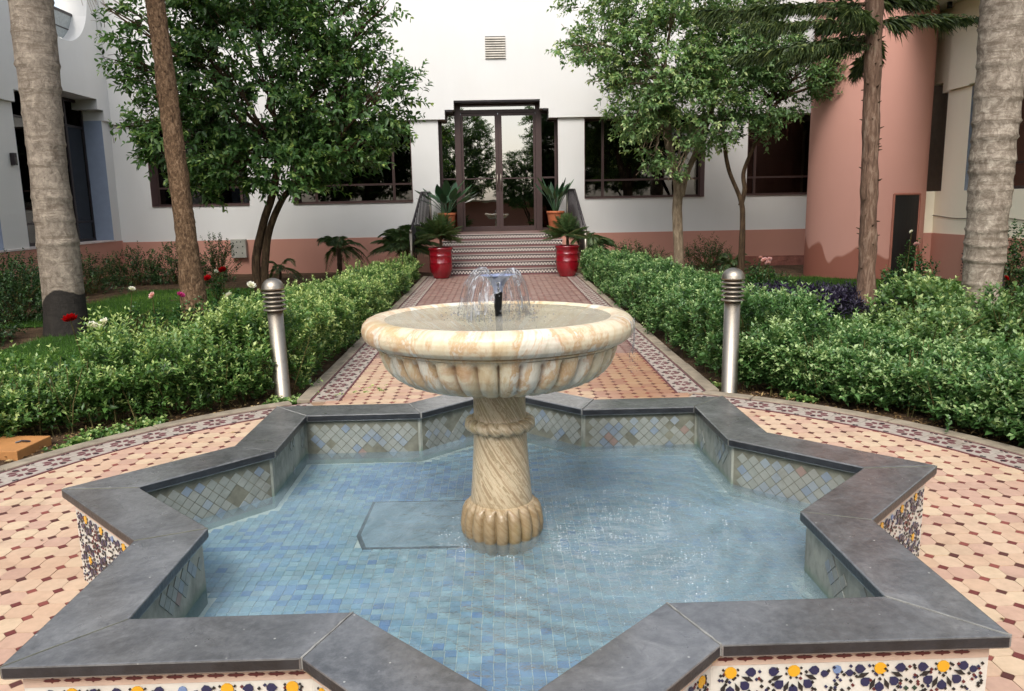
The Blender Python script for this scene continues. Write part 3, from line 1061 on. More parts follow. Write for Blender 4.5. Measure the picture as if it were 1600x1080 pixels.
def panel_shapes(Lw, Hw):
    """zellige pieces of one panel: (material, polygon) in panel coordinates, y measured down from the top"""
    out = []
    # border: salmon band with maroon darts
    out.append((ZPINK, [(0.002, .004), (Lw - .002, .004), (Lw - .002, .038), (0.002, .038)], 0))
    x = .008
    while x < Lw - .05:
        cx_ = x + .026
        out.append((ZMAR, [(cx_ - .021, .021), (cx_ - .015, .0175), (cx_ - .004, .0175), (cx_, .0135), (cx_ + .004, .0175), (cx_ + .015, .0175), (cx_ + .021, .021), (cx_ + .015, .0245), (cx_ + .004, .0245), (cx_, .0285), (cx_ - .004, .0245), (cx_ - .015, .0245)], 1))
        x += .0485
    P_ = .37
    ys_, yc = .058, .058 + .082
    used = []
    def put(m, poly):
        cx_ = sum(p[0] for p in poly) / len(poly); cy_ = sum(p[1] for p in poly) / len(poly)
        rad_ = max(math.hypot(p[0] - cx_, p[1] - cy_) for p in poly)
        if cx_ - rad_ < .003 or cx_ + rad_ > Lw - .003 or cy_ - rad_ * .8 < .040 or cy_ + rad_ > Hw: return
        for ux, uy, ur in used:
            if math.hypot(ux - cx_, uy - cy_) < (ur + rad_) * .56: return
        used.append((cx_, cy_, rad_))
        out.append((m, poly, 1))
    rows = []
    nrow = int(Hw / .164) + 1
    k0 = 0
    centers, suns = [], []
    x0 = Lw - .19
    for i in range(-1, 6):
        cx_ = x0 - i * P_
        for r_ in range(nrow + 1):
            centers.append((cx_, yc + r_ * .164))
            for dx in (-.078, .078):
                suns.append((cx_ + dx, ys_ + r_ * .164))
    for cx_, cy_ in suns: put(ZYEL, regpoly(10, .0155, cx_, cy_))
    for cx_, cy_ in centers: put(ZBLACK, starpoly(8, .0155, .0105, cx_, cy_))
    for cx_, cy_ in suns:
        for k in range(8): put(ZBLACK, [(cx_ + .0195 * cos(k * pi / 4 + .39) + dx, cy_ + .0195 * sin(k * pi / 4 + .39) + dy) for dx, dy in ((-.0035, 0), (0, -.0035), (.0035, 0), (0, .0035))])
        for k in range(8): put(ZBLUE, petalp(cx_, cy_, k * pi / 4, .036, .062, .0118))
        for k in range(8): put(ZBLACK, kite(cx_, cy_, k * pi / 4 + pi / 8, .030, .062, .0058))
    for cx_, cy_ in centers:
        m1 = random.choice((ZMAR, ZGREEN, ZBLACK, ZSKY))
        for k in range(8): put(m1, starpoly(4, .0068, .0045, cx_ + .028 * cos(k * pi / 4 + .39), cy_ + .028 * sin(k * pi / 4 + .39)))
        for k in range(8): put(ZBLACK, regpoly(4, .0052, cx_ + .043 * cos(k * pi / 4), cy_ + .043 * sin(k * pi / 4)))
    for i in range(-1, 7):                      # petals between the suns across the gap
        for r_ in range(nrow + 1):
            cx_ = x0 - i * P_ + P_ / 2
            cy_ = ys_ + r_ * .164
            put(ZSKY, regpoly(8, .011, cx_, cy_))
            put(ZBLUE, petalp(cx_, cy_ + .01, 0, .02, .04, .009))
            put(ZBLUE, petalp(cx_, cy_ + .01, pi, .02, .04, .009))
            put(ZBLACK, regpoly(4, .006, cx_, cy_ + .04))
            put(ZBLUE, petalp(cx_, cy_ + .082, pi / 2, -.012, .012, .010))
            for k in range(6): put(ZBLACK, regpoly(4, .005, cx_ + .03 * cos(k * pi / 3), cy_ + .082 + .03 * sin(k * pi / 3)))
    # fill what is left with small dark squares
    for _ in range(int(Lw * 900)):
        put(random.choice((ZBLACK, ZBLACK, ZMAR, ZBLUE)), regpoly(4, .0045, random.uniform(.01, Lw - .01), random.uniform(.05, Hw)))
    return out

ZM = [ZCREAM, ZPINK, ZMAR, ZYEL, ZBLACK, ZBLUE, ZGREEN, ZSKY]
zb = MB()
npart = 0
for k in range(16):
    k2 = (k + 1) % 16
    a, b = OW[k], OW[k2]
    u, nrm = face_frame(a, b, 0)
    if nrm.dot(CAM - a) < 0: a, b = b, a; u = -u     # unseen side, still built
    # orient so that the tip end is at x = L
    tip = OW[k] if k % 2 == 0 else OW[k2]
    con = OW[k2] if k % 2 == 0 else OW[k]
    u = (tip - con).normalized()
    Lw = (tip - con).length
    M = Matrix((( u.x, 0, nrm.x, con.x), (u.y, 0, nrm.y, con.y), (0, -1, 0, WALL_T), (0, 0, 0, 1)))
    front = k in (6, 9, 5, 10)     # faces that show their pieces one by one
    for m, poly, lvl in panel_shapes(Lw, WALL_T + .002):
        big = m in (ZYEL, ZBLUE, ZSKY) and lvl == 1 and len(poly) in (7, 8, 10)
        area_ok = (poly[0][1] < .22)
        z0, z1 = (.0005, .0022) if lvl == 0 else (.0012, .0038)
        if front and big and k in (6, 9) and npart < 280 and area_ok:
            t = MB(); t.prism(poly, z0, z1, M, bottom=False)
            t.build('zellige_piece', m, outer)
            npart += 1
        else:
            zb.mi = ZM.index(m)
            zb.prism(poly, z0, z1, M, bottom=False)
zb.build('zellige_pieces', ZM, outer, kind='stuff')

# inner wall tiles, set on the diagonal
def diag_cells(Lw, z0, z1, s):
    hd = s * math.sqrt(.5)
    out = []
    nI = int(Lw / hd) + 2
    for i in range(nI + 1):
        for j in range(int((z1 - z0) / hd) + 2):
            if (i + j) % 2: continue
            cx_, cz_ = i * hd, z0 + j * hd
            if cx_ - hd < .01 or cx_ + hd > Lw - .01 or cz_ - hd < z0 - .01 or cz_ + hd > z1: continue
            out.append((cx_, cz_, hd - .0022))
    return out
wb = MB()
wj = MB()
cnt = 0
for k in range(16):
    k2 = (k + 1) % 16
    a, b = IW[k], IW[k2]
    u = (b - a).normalized(); Lw = (b - a).length
    nrm = Vector((u.y, -u.x, 0))
    if nrm.dot(a + b) > 0: nrm = -nrm
    M = Matrix(((u.x, 0, nrm.x, a.x), (u.y, 0, nrm.y, a.y), (0, 1, 0, 0), (0, 0, 0, 1)))
    # k = 0 is the back tip; faces 15,0 (behind the column), 1,14, 3, 12 keep their tiles; on the others algae covers most
    dens = {0: .62, 15: .66, 1: .62, 14: .64, 3: 1.0, 12: .66, 2: .08, 13: .1}.get(k, .08)
    for cx_, cz_, hd in diag_cells(Lw, .135, WALL_T - .01, .0375):
        nz = mn.noise(Vector((cx_ * 6 + k * 7, cz_ * 9, 1)))
        if dens < 1 and (nz + .5) > dens + .25 * random.random(): continue
        if k == 3: mi = random.choices(range(5), (.35, .35, .15, .12, .05))[0]
        else: mi = random.choices(range(5), (.42, .10, .36, .06, .012))[0]
        if k == 1 and .10 < cx_ < .19 and cz_ > .16 and cz_ < .27: mi = random.choice((3, 3, 4, 1))
        poly = [(cx_ + hd, cz_), (cx_, cz_ + hd), (cx_ - hd, cz_), (cx_, cz_ - hd)]
        if k in (3, 1, 12, 14, 15, 0) and cnt < 295:
            t = MB(); t.prism(poly, .0, .003 + random.gauss(0, .0004), M, bottom=False)
            t.build('diagonal_tile', WTILE[mi], inner)
            cnt += 1
        else:
            wb.mi = mi
            wb.prism(poly, 0, .003, M, bottom=False)
    if dens > .5:
        wj = MB()
        wj.prism([(.012, .13), (Lw - .012, .13), (Lw - .012, WALL_T - .004), (.012, WALL_T - .004)], 0, .0006, M, bottom=False)
        wj.build('tile_joints', DARKGROUT, inner)
wb.build('diagonal_tiles', WTILE, inner, kind='stuff')

# pool floor: small glazed tiles in rows
FZ = .110
mb = MB()
fl = [Vector((p.x, p.y, 0)) for p in star_pts(1.436)]
cx0 = Vector((0, 0, FZ - .004))
mb.poly([(p.x, p.y, FZ - .004) for p in fl] + [(0, 0, FZ - .004)], [(k, 16, (k + 1) % 16) for k in range(16)])
floor_o = mb.build('pool_floor', simple('pale_pool_grout', '#dfe6da', .8), basin, recalc=False)
T = .0365
tb = MB()
tm = []
hh = T / 2 - .0014
sq = [(-hh, -hh), (hh, -hh), (hh, hh), (-hh, hh)]
for m in POOL:
    t = MB(); t.prism(sq, -.004, 0, bottom=False); tm.append(t.mesh('pool_tile', m))
cells = []
HX0, HX1, HY0, HY1 = -.575, -.06, -.03, .435
j = 0
y = -1.36
while y < 1.4:
    x = -1.45 + (j * .37 % 1) * T * (1 if 0.0 else .0) + random.uniform(-.002, .002)
    while x < 1.45:
        if in_star(x, y, 1.395) and not (HX0 - .015 < x < HX1 and HY0 - .015 < y < HY1 + .015) and math.hypot(x, y) > .1:
            cells.append((x, y))
        x += T
    y += T
    j += 1
order = []
for k, (x, y) in enumerate(cells):
    p = proj((x, y, FZ))
    if p and 0 < p[0] < 1600 and p[1] < 1085:
        d = Vector((x, y, FZ)) - CAM; t_ = (RIM - CAM.z) / d.z
        if in_star(CAM.x + d.x * t_, CAM.y + d.y * t_, 1.41): order.append((p[2], k))
order.sort()
chosen = {k for _, k in order[:300]}
for k, (x, y) in enumerate(cells):
    a_ = mn.noise(Vector((x * 1.5, y * 1.5, 5)))
    b_ = mn.noise(Vector((x * 3.1, y * 3.1, 9)))
    z1 = smoothstep(.0, .25, a_ * .5 + .35 - abs(y - .62) * 1.1 - abs(x + .55) * .45)
    z2 = smoothstep(-.80, -.92, y + .08 * b_) if y < 0 else 0
    z2 = 1.0 if (y < -.84 + .05 * b_) else 0.0
    line = 1.0 if (abs(y + .03 + .03 * x) < .02 and abs(x) > .2) else 0.0
    z3 = .55 * (b_ > .28 and x < -.1)
    deep = max(float(z1), z2, line, z3)
    wts = [.30 + .1 * deep, .34 * (1 - deep), .26 * (1 - deep) * (1.2 + a_), .08 + .8 * deep, .3 * (1 - deep) * (1.6 if y < .1 and x > -.5 else .8), .02 + .55 * deep]
    mi = random.choices(range(6), [max(.01, w_) for w_ in wts])[0]
    z = FZ + random.gauss(0, .0005)
    rot = (random.gauss(0, .006), random.gauss(0, .006), random.gauss(0, .018))
    if k in chosen: inst('pool_tile', tm[mi], floor_o, (x, y, z), rot)
    else:
        tb.mi = mi
        tb.prism(sq, -.004, 0, Matrix.Translation((x, y, z)) @ Matrix.Rotation(rot[2], 4, 'Z') @ Matrix.Rotation(rot[0], 4, 'X'), bottom=False)
tb.build('pool_tiles', POOL, floor_o, kind='stuff')
# access cover in the pool floor
mb = MB()
mb.prism([(HX0 + .03, HY0), (HX1, HY0 - .008), (HX1 + .0, HY1 - .01), (HX0 - .005, HY1), (HX0 - .01, HY0 + .12)], FZ - .003, FZ + .004)
cov = mb.build('floor_cover', tilemat('cover_slab', '#93a9b3', .5, .6), basin, bevel=.002)
mb = MB()
edge = [(HX0 + .018, HY0 - .016), (HX1, HY0 - .026), (HX1 + .0, HY1 + .004), (HX0 - .017, HY1 + .014), (HX0 - .026, HY0 + .112)]
mb.prism(edge, FZ - .006, FZ + .0015)
mb.build('dark_gap', simple('dark_gap', '#1e2423', .9, bump=0), cov)

# water in the basin, a fine sheet cut round the pedestal
WZ = .163
me_v, me_f = [], []
fl = star_pts(1.4368)
nr = 40
ringn = 64
for k in range(16):
    pass
mb = MB()
mb.smooth = True
outerp = []
for k in range(16):
    a, b = fl[k], fl[(k + 1) % 16]
    for t_ in range(4): outerp.append(a.lerp(b, t_ / 4))
innerp = []
for p in outerp:
    a = math.atan2(p.y, p.x)
    innerp.append(Vector((-.013 + .13 * cos(a), .13 * sin(a), 0)))
rings = 24
vv = []
for i in range(rings + 1):
    for p, q_ in zip(innerp, outerp):
        v = p.lerp(q_, i / rings)
        vv.append((v.x, v.y, WZ))
N_ = len(outerp)
ff = [(i * N_ + k, i * N_ + (k + 1) % N_, (i + 1) * N_ + (k + 1) % N_, (i + 1) * N_ + k) for i in range(rings) for k in range(N_)]
mb.poly(vv, ff)
mb.build('water', WATER, None, kind='structure', recalc=False)

# ------------------------------------------------------------------ the marble fountain
fx = -.013
fount = empty('marble_fountain', (fx, 0, FZ), 'veined cream marble fountain, fluted bowl on a short carved column, standing in the pool', 'fountain')
def flute(n, amp, z0, z1, p=.5):
    def f(r, z, a, j):
        if z < z0 or z > z1: return r
        e = min(1, (z - z0) / .012 + .15, (z1 - z) / .016)
        return r - amp * max(0, e) * (1 - abs(sin(a * n / 2)) ** p)
    return f
def lathe_part(name, prof, n, rf, parent, dense=3, ysc=1.0):
    # resample
    out = []
    for i in range(len(prof) - 1):
        (r0, z0), (r1, z1) = prof[i], prof[i + 1]
        for t_ in range(dense): out.append((r0 + (r1 - r0) * t_ / dense, z0 + (z1 - z0) * t_ / dense))
    out.append(prof[-1])
    mb = MB(); mb.smooth = True
    mb.lathe(out, n, (fx, 0, 0), rf, cap=False)
    mb.v = [(x, y * ysc, z) for x, y, z in mb.v]
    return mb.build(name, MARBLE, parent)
bowl_prof = [(.09, .738), (.15, .740), (.225, .744), (.30, .755), (.358, .774), (.40, .802), (.426, .834), (.440, .866), (.446, .888), (.444, .903)]
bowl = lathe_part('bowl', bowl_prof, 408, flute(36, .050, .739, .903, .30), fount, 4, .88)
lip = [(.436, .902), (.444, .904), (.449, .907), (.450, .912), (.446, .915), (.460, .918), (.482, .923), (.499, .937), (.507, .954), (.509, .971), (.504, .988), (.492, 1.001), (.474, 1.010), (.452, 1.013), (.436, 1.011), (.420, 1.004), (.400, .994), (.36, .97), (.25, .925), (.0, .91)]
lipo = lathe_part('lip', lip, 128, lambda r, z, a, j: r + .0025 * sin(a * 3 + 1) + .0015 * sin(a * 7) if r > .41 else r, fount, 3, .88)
lathe_part('neck', [(.101, .742), (.099, .68), (.100, .62), (.106, .612)], 64, None, fount)
rope = []
mb = MB(); mb.smooth = True
nT, nS = 220, 16
vv = []
for i in range(nT):
    a = 2 * pi * i / nT
    for j in range(nS):
        b = 2 * pi * j / nS
        rr = .028 * (1 - .45 * (1 - abs(sin(a * 8 + b * .5)) ** .55))
        rad_ = .109 + rr * cos(b)
        vv.append((fx + rad_ * cos(a), rad_ * sin(a), .594 + rr * .95 * sin(b)))
ff = [(i * nS + j, ((i + 1) % nT) * nS + j, ((i + 1) % nT) * nS + (j + 1) % nS, i * nS + (j + 1) % nS) for i in range(nT) for j in range(nS)]
mb.poly(vv, ff)
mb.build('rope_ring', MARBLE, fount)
lathe_part('shaft', [(.103, .60), (.101, .575), (.104, .50), (.109, .42), (.116, .33), (.122, .262)], 72, None, fount)
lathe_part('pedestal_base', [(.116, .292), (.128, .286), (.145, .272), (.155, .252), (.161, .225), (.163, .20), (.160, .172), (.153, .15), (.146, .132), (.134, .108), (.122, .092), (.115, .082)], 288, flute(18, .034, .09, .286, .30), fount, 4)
mb = MB(); mb.smooth = True
prof = [(.0, 1.005)] + [(.421 * t_ / 20, 1.005 + .004 * math.exp(-((t_ / 20 * .418 - .09) / .05) ** 2) * (1 if t_ < 10 else 0)) for t_ in range(1, 21)]
mb.lathe(prof[::-1], 96, (fx, 0, 0), lambda r, z, a, j: r, cap=False)
mb.v = [(x, y * .88, z) for x, y, z in mb.v]
mb.build('bowl_water', BWATER, None, kind='structure', origin=(fx, 0, .996))
# nozzle and spray
noz = MB(); noz.smooth = True
noz.lathe([(.012, .93), (.0135, .99), (.012, 1.03), (.015, 1.04), (.0145, 1.075), (.0165, 1.09), (.014, 1.10), (.016, 1.118), (.026, 1.135), (.03, 1.145), (.0, 1.14)], 20, (-.009, 0, 0), lambda r, z, a, j: r * (1 + .12 * sin(3 * a + z * 90)), cap=False)
noz.build('nozzle', simple('black_brass', '#15161a', .25, .6, .6, var=.3, bump=.6, bscale=70, bdist=.004), fount)
spray = empty('water_spray', (-.009, 0, 1.13), 'thin umbrella of water falling from the black nozzle into the bowl', 'water spray')
mb = MB(); mb.smooth = True
NS = 72
prof = [(.018, 1.135), (.03, 1.155), (.055, 1.168), (.085, 1.168), (.115, 1.152), (.140, 1.118), (.157, 1.075), (.166, 1.035), (.17, 1.0)]
def sprf(r, z, a, j):
    # taller to the left, torn on the right
    s_ = 1 + .06 * sin(3 * a + .5) + .05 * sin(5 * a) + .03 * sin(11 * a)
    return r * s_ * (.86 - .20 * max(0, cos(a)))
vv, ff = [], []
for j, (r, z) in enumerate(prof):
    for k in range(NS):
        a = 2 * pi * k / NS
        rr = sprf(r, z, a, j)
        zz = z + (.012 * sin(2 * a + 2.2) + .008 * sin(5 * a + 1)) * (j > 1) * (1 if j < 6 else .3)
        vv.append((-.009 + rr * cos(a), rr * sin(a), zz))
for j in range(len(prof) - 1):
    for k in range(NS):
        if j > 3:
            nz = mn.noise(Vector((k * .33, j * .5, 2)))
            if nz < -.12 or (j > 6 and nz < .12): continue
        ff.append((j * NS + k, j * NS + (k + 1) % NS, (j + 1) * NS + (k + 1) % NS, (j + 1) * NS + k))
mb.poly(vv, ff)
mb.build('water_film', SPRAY, spray)
mb = MB(); mb.smooth = True
mb.lathe([(.013, 1.085), (.017, 1.11), (.026, 1.13), (.042, 1.15), (.06, 1.158)], 40, (-.009, 0, 0), lambda r, z, a, j: r * (1 + .12 * sin(2 * a + 1) + .07 * sin(5 * a)), cap=False)
mb.build('water_cup', CUP, spray)
mb = MB(); mb.smooth = True
for k in range(46):
    a = random.uniform(0, 2 * pi)
    s_ = random.uniform(.8, 1.1)
    pts = []
    for t_ in np.linspace(.35, 1, 9):
        idx = t_ * (len(prof) - 1)
        i0 = min(int(idx), len(prof) - 2); f_ = idx - i0
        r = prof[i0][0] * (1 - f_) + prof[i0 + 1][0] * f_
        z = prof[i0][1] * (1 - f_) + prof[i0 + 1][1] * f_
        rr = sprf(r, z, a, 0) * s_
        pts.append((-.009 + rr * cos(a), rr * sin(a), z + .004))
    i0 = random.randint(0, 4); i1 = random.randint(i0 + 2, 9)
    pts = pts[i0:i1]
    mb.tube(pts, [random.uniform(.0006, .0016) for _ in pts], 5)
mb.build('water_strands', SPRAY, spray, kind='stuff')
mb = MB(); mb.smooth = True
def blob(c, r):
    mb.lathe([(0.0001, -r), (r * .8, -r * .6), (r, 0), (r * .8, r * .6), (0.0001, r)], 7, c, cap=False)
for k in range(520):
    a = random.uniform(0, 2 * pi); rr = abs(random.gauss(.13, .05))
    blob((-.009 + rr * cos(a), rr * sin(a), random.uniform(.996, 1.0 + .14 * max(0, 1 - rr / .3) * random.random())), random.uniform(.001, .0034))
for k in range(70):
    blob((.472 + random.gauss(0, .006), -.12 + random.gauss(0, .05), random.uniform(.80, .93)), random.uniform(.0008, .002))
mb.build('droplets', SPRAY, spray, kind='stuff')
mb = MB(); mb.smooth = True
for yy in (-.13, -.12, -.09, -.16):
    x = fx + math.sqrt(.506 ** 2 - (yy / .88) ** 2)
    mb.tube([(x, yy, 1.0), (x + .004, yy, .965), (x + .003, yy, .93), (x - .004, yy, random.uniform(.86, .90))], .0014, 5)
mb.build('overflow_trickle', SPRAY, spray, kind='stuff')

mb = MB(); mb.smooth = True  # tiny beads added to imitate sparkle on the rippled water
for k in range(1100):
    x, y = random.gauss(.48, .2), random.gauss(-.12, .26)
    if k % 4 == 0:
        a = random.uniform(0, 2 * pi); rr_ = abs(random.gauss(.2, .05)) + .0
        x, y = rr_ * cos(a), rr_ * sin(a)
    if not in_star(x, y, 1.38) or math.hypot(x - fx, y) < .165 or mn.noise(Vector((x * 5, y * 8, 4))) < -.05: continue
    blob((x, y, WZ + .0005), random.uniform(.0008, .0022))
link_b = mb.build('glints', GLINT, None, kind='stuff')
tag(link_b, 'tiny white bubbles added as beads to imitate sky sparkle on the pool', 'glints')

# ------------------------------------------------------------------ buildings
YB = 15.8
main = empty('main_building', (0, YB, -.3), 'white plastered main building with salmon base band and stepped opening over the brown glazed entrance', 'building')
def bx(a, b): return MB().box(a, b)
# lower wall
mb = MB()
T2 = YB + .5
for x0, x1 in ((-8.83, -8.05), (-5.78, -4.77), (-1.97, -1.335), (1.435, 2.045), (4.87, 5.86), (7.7, 9.4)):
    mb.box((x0, YB, 1.5), (x1, T2, 3.35))
for x0, x1 in ((-8.83, -1.335), (1.435, 9.4)):
    mb.box((x0, YB, -.6), (x1, T2, 1.5))
mb.build('lower_wall', WHITE, main)
mb = MB()
for x0, x1 in ((-8.81, -1.45), (1.55, 9.4)):
    mb.box((x0, YB - .022, -.6), (x1, YB - .001, .70))
mb.build('base_band', SALMON, main)
mb = MB()
for x0, x1 in ((1.62, 3.3), (5.0, 9.4)):      # rough stone footing line
    mb.box((x0, YB - .05, -.6), (x1, YB - .023, .08))
mb.build('footing', simple('rough_salmon_footing', '#8f5a4c', .9, nscale=5, var=.3, bump=1, bscale=12, bdist=.03), main)
# upper wall, 7 cm proud, stepped over the entrance
YU = YB - .07
mb = MB()
TOP = 7.3
for x0, x1, zb_ in ((-8.83, -1.165, 3.352), (-1.165, -.955, 3.56), (-.955, 1.02, 3.762), (1.02, 1.22, 3.56), (1.22, 9.4, 3.352)):
    mb.box((x0, YU, zb_), (x1, T2, TOP))
mb.build('upper_wall', WHITE, main)
bx((-8.9, YU - .12, TOP), (9.4, T2 + .3, TOP + .18)).build('parapet', WHITE, main)

def window(x0, x1, z0, z1, mull, trans, parent, y=YB + .36, sill=True, curt=None):
    f = MB()
    w_ = .055
    f.box((x0, y, z0), (x0 + w_, y + .06, z1)); f.box((x1 - w_, y, z0), (x1, y + .06, z1))
    f.box((x0 + w_, y, z0), (x1 - w_, y + .06, z0 + w_)); f.box((x0 + w_, y, z1 - w_), (x1 - w_, y + .06, z1))
    for m in mull: f.box((m - .03, y - .002, z0 + w_), (m + .03, y + .058, z1 - w_))
    edges = [x0 + w_] + [v for m in mull for v in (m - .03, m + .03)] + [x1 - w_]
    for a, b in zip(edges[::2], edges[1::2]): f.box((a, y + .002, trans - .022), (b, y + .056, trans + .022))
    wd = f.build('window', FRAME, parent)
    for a, b in zip(edges[::2], edges[1::2]):
        bx((a, y + .03, z0 + w_), (b, y + .036, trans - .022)).build('pane', WINGLASS, wd)
        bx((a, y + .03, trans + .022), (b, y + .036, z1 - w_)).build('pane', WINGLASS, wd)
    bx((x0 - .001, YB + .002, z0), (x0 + .012, y, z1)).build('reveal', REVEAL, wd)
    bx((x1 - .012, YB + .002, z0), (x1 + .001, y, z1)).build('reveal', REVEAL, wd)
    if sill: bx((x0 + .012, YB - .025, z0 - .001), (x1 - .012, y, z0 + .012)).build('sill', REVEAL, wd)
    rm = MB()
    rm.poly([(x0, y + .07, z0), (x1, y + .07, z0), (x1, y + .07, z1), (x0, y + .07, z1), (x0, y + 2.2, z0), (x1, y + 2.2, z0), (x1, y + 2.2, z1), (x0, y + 2.2, z1)],
            [(4, 5, 6, 7), (0, 1, 5, 4), (3, 7, 6, 2), (0, 4, 7, 3), (1, 2, 6, 5)])
    rm.build('dark_room', INTERIOR, wd)
    if curt:
        for (ax, bx_, dirn) in curt:
            c = MB(); c.smooth = True
            n = 22
            vv = []
            for j in range(9):
                t_ = j / 8
                for i in range(n + 1):
                    s_ = i / n
                    wdt = (bx_ - ax) * (1 - .85 * t_ ** 1.4 if dirn > 0 else 1 - .85 * t_ ** 1.4)
                    x = ax + s_ * wdt if dirn > 0 else bx_ - s_ * wdt
                    vv.append((x, y + .18 + .03 * sin(s_ * 60), z1 - t_ * (z1 - z0) * .78))
            c.poly(vv, [(j * (n + 1) + i, j * (n + 1) + i + 1, (j + 1) * (n + 1) + i + 1, (j + 1) * (n + 1) + i) for j in range(8) for i in range(n)])
            c.build('curtain', CURTAIN, wd)
    return wd
window(-8.05, -5.78, 1.5, 3.35, (-6.07,), 1.93, main)
window(-4.77, -1.97, 1.5, 3.35, (-4.3, -2.45), 1.93, main)
window(2.045, 4.87, 1.5, 3.35, (2.52, 4.35), 1.93, main)
w4 = window(5.86, 7.7, 1.5, 3.35, (6.16,), 1.93, main, curt=((5.9, 6.95, 1), (6.95, 7.68, -1)))
mb = MB()
mb.box((6.85, YB + 1.0, 1.5), (6.9, YB + 1.6, 2.35)); mb.box((6.8, YB + .95, 2.35), (7.65, YB + 1.65, 2.42)); mb.box((7.3, YB + 1.0, 1.5), (7.36, YB + 1.6, 2.35))
mb.build('dresser', simple('dim_wood', '#6a5440', .7), w4)

# entrance
YD = 16.2
ent = MB()
LZ = .775
def fr(x0, x1, z0, z1, d=0.0): ent.box((x0, YD - d, z0), (x1, YD + .09, z1))
fr(-.97, -.83, LZ, 3.76, .06); fr(.93, 1.07, LZ, 3.76, .06)
fr(-1.335, -1.28, LZ, 3.56); fr(1.38, 1.435, LZ, 3.56)
fr(-.83, .93, 3.70, 3.76, .05)
fr(-1.28, -.97, 3.50, 3.56); fr(1.07, 1.38, 3.50, 3.56)
fr(-1.28, -.97, LZ, LZ + .06); fr(1.07, 1.38, LZ, LZ + .06)
fr(-1.28, -.97, 2.0, 2.04); fr(1.07, 1.38, 2.0, 2.04)
ent.box((-1.335, YB + .02, LZ - .003), (-1.325, YD, 3.35)); ent.box((1.425, YB + .02, LZ - .003), (1.434, YD, 3.35))
entr = ent.build('entrance', FRAME, main)
# head pieces under the stepped lintel
mb = MB()
mb.box((-1.16, YU + .02, 3.52), (-.99, YD - .07, 3.558)); mb.box((1.085, YU + .02, 3.52), (1.215, YD - .07, 3.558)); mb.box((-.95, YU + .02, 3.725), (1.015, YD - .07, 3.76))
mb.build('lintel_lining', DARKFRAME, entr)
bx((-.83, YD + .03, 3.60), (.93, YD + .036, 3.70)).build('transom_pane', DOORGLASS, entr)
bx((-.83, YD - .03, 3.53), (.93, YD + .08, 3.60)).build('transom_bar', FRAME, entr)
bx((-1.28, YD + .03, LZ + .06), (-.97, YD + .036, 3.50)).build('side_pane', DOORGLASS, entr)
bx((1.07, YD + .03, LZ + .06), (1.38, YD + .036, 3.50)).build('side_pane', WINGLASS, entr)
for x0, x1, hx in ((-.825, .048, -.0), (.052, .925, .1)):
    d = MB()
    a, b = x0, x1
    sl, sr = (.05, .075) if x0 < 0 else (.085, .05)
    d.box((a, YD, LZ + .01), (a + sl, YD + .05, 3.525)); d.box((b - sr, YD, LZ + .01), (b, YD + .05, 3.525))
    d.box((a + sl, YD, LZ + .01), (b - sr, YD + .05, LZ + .115)); d.box((a + sl, YD, 3.46), (b - sr, YD + .05, 3.525))
    dd_ = d.build('door_leaf', FRAME, entr)
    bx((a + sl, YD + .02, LZ + .115), (b - sr, YD + .026, 3.46)).build('glass_panel', DOORGLASS, dd_)
    bx((a + sl, YD + .005, 2.005), (b - sr, YD + .019, 2.03)).build('glazing_bar', FRAME, dd_)
    hxx = b - sr / 2 if x0 < 0 else a + sl / 2
    h_ = MB(); h_.smooth = True
    h_.tube([(hxx, YD, 1.75), (hxx, YD - .05, 1.77), (hxx, YD - .05, 2.1), (hxx, YD, 2.12)], .01, 8)
    h_.build('handle', STEEL, dd_)
rm = MB()
rm.poly([(-1.33, YD + .1, LZ), (1.43, YD + .1, LZ), (1.43, YD + .1, 3.5), (-1.33, YD + .1, 3.5), (-1.33, YD + 4, LZ), (1.43, YD + 4, LZ), (1.43, YD + 4, 3.5), (-1.33, YD + 4, 3.5)],
        [(4, 5, 6, 7), (0, 1, 5, 4), (3, 7, 6, 2), (0, 4, 7, 3), (1, 2, 6, 5)])
rm.build('dark_lobby', INTERIOR, entr)

# ventilation grille
v = bx((-.2, YU - .008, 4.65), (.255, YU + .05, 5.14)).build('vent_grille', simple('grey_metal_back', '#2a2726', .8), main)
for k in range(9):
    z = 4.675 + k * .0525
    mb = MB()
    mb.poly([(-.2, YU - .035, z - .008), (.255, YU - .035, z - .008), (.255, YU - .009, z + .028), (-.2, YU - .009, z + .028), (-.2, YU - .035, z - .014), (.255, YU - .035, z - .014), (.255, YU - .009, z + .022), (-.2, YU - .009, z + .022)],
            [(0, 1, 2, 3), (7, 6, 5, 4), (4, 5, 1, 0), (1, 5, 6, 2), (0, 3, 7, 4)])
    mb.build('slat', simple('weathered_slat', '#b3aca0', .8, var=.2) if k == 0 else bpy.data.materials['weathered_slat'], v)
eb = empty('meter_box', (-6.08, YB - .12, .25), 'pale perforated meter box on the salmon band behind the leafy citrus tree', 'meter box')
bx((-6.26, YB - .14, .29), (-5.91, YB - .023, .72)).build('case', simple('grey_enamel', '#9c9a90', .6), eb, bevel=.008)
mb = MB()
for x_, z_ in ((-6.2, .64), (-6.11, .66), (-6.02, .66), (-6.2, .55), (-6.10, .53), (-5.98, .55), (-6.14, .42), (-6.0, .4), (-6.2, .36)):
    mb.prism(regpoly(10, .014), 0, .003, Matrix.Translation((x_, YB - .1405, z_)) @ Matrix.Rotation(pi / 2, 4, 'X'))
mb.build('hole', simple('black_hole', '#101010', .9, bump=0), eb, kind='stuff')

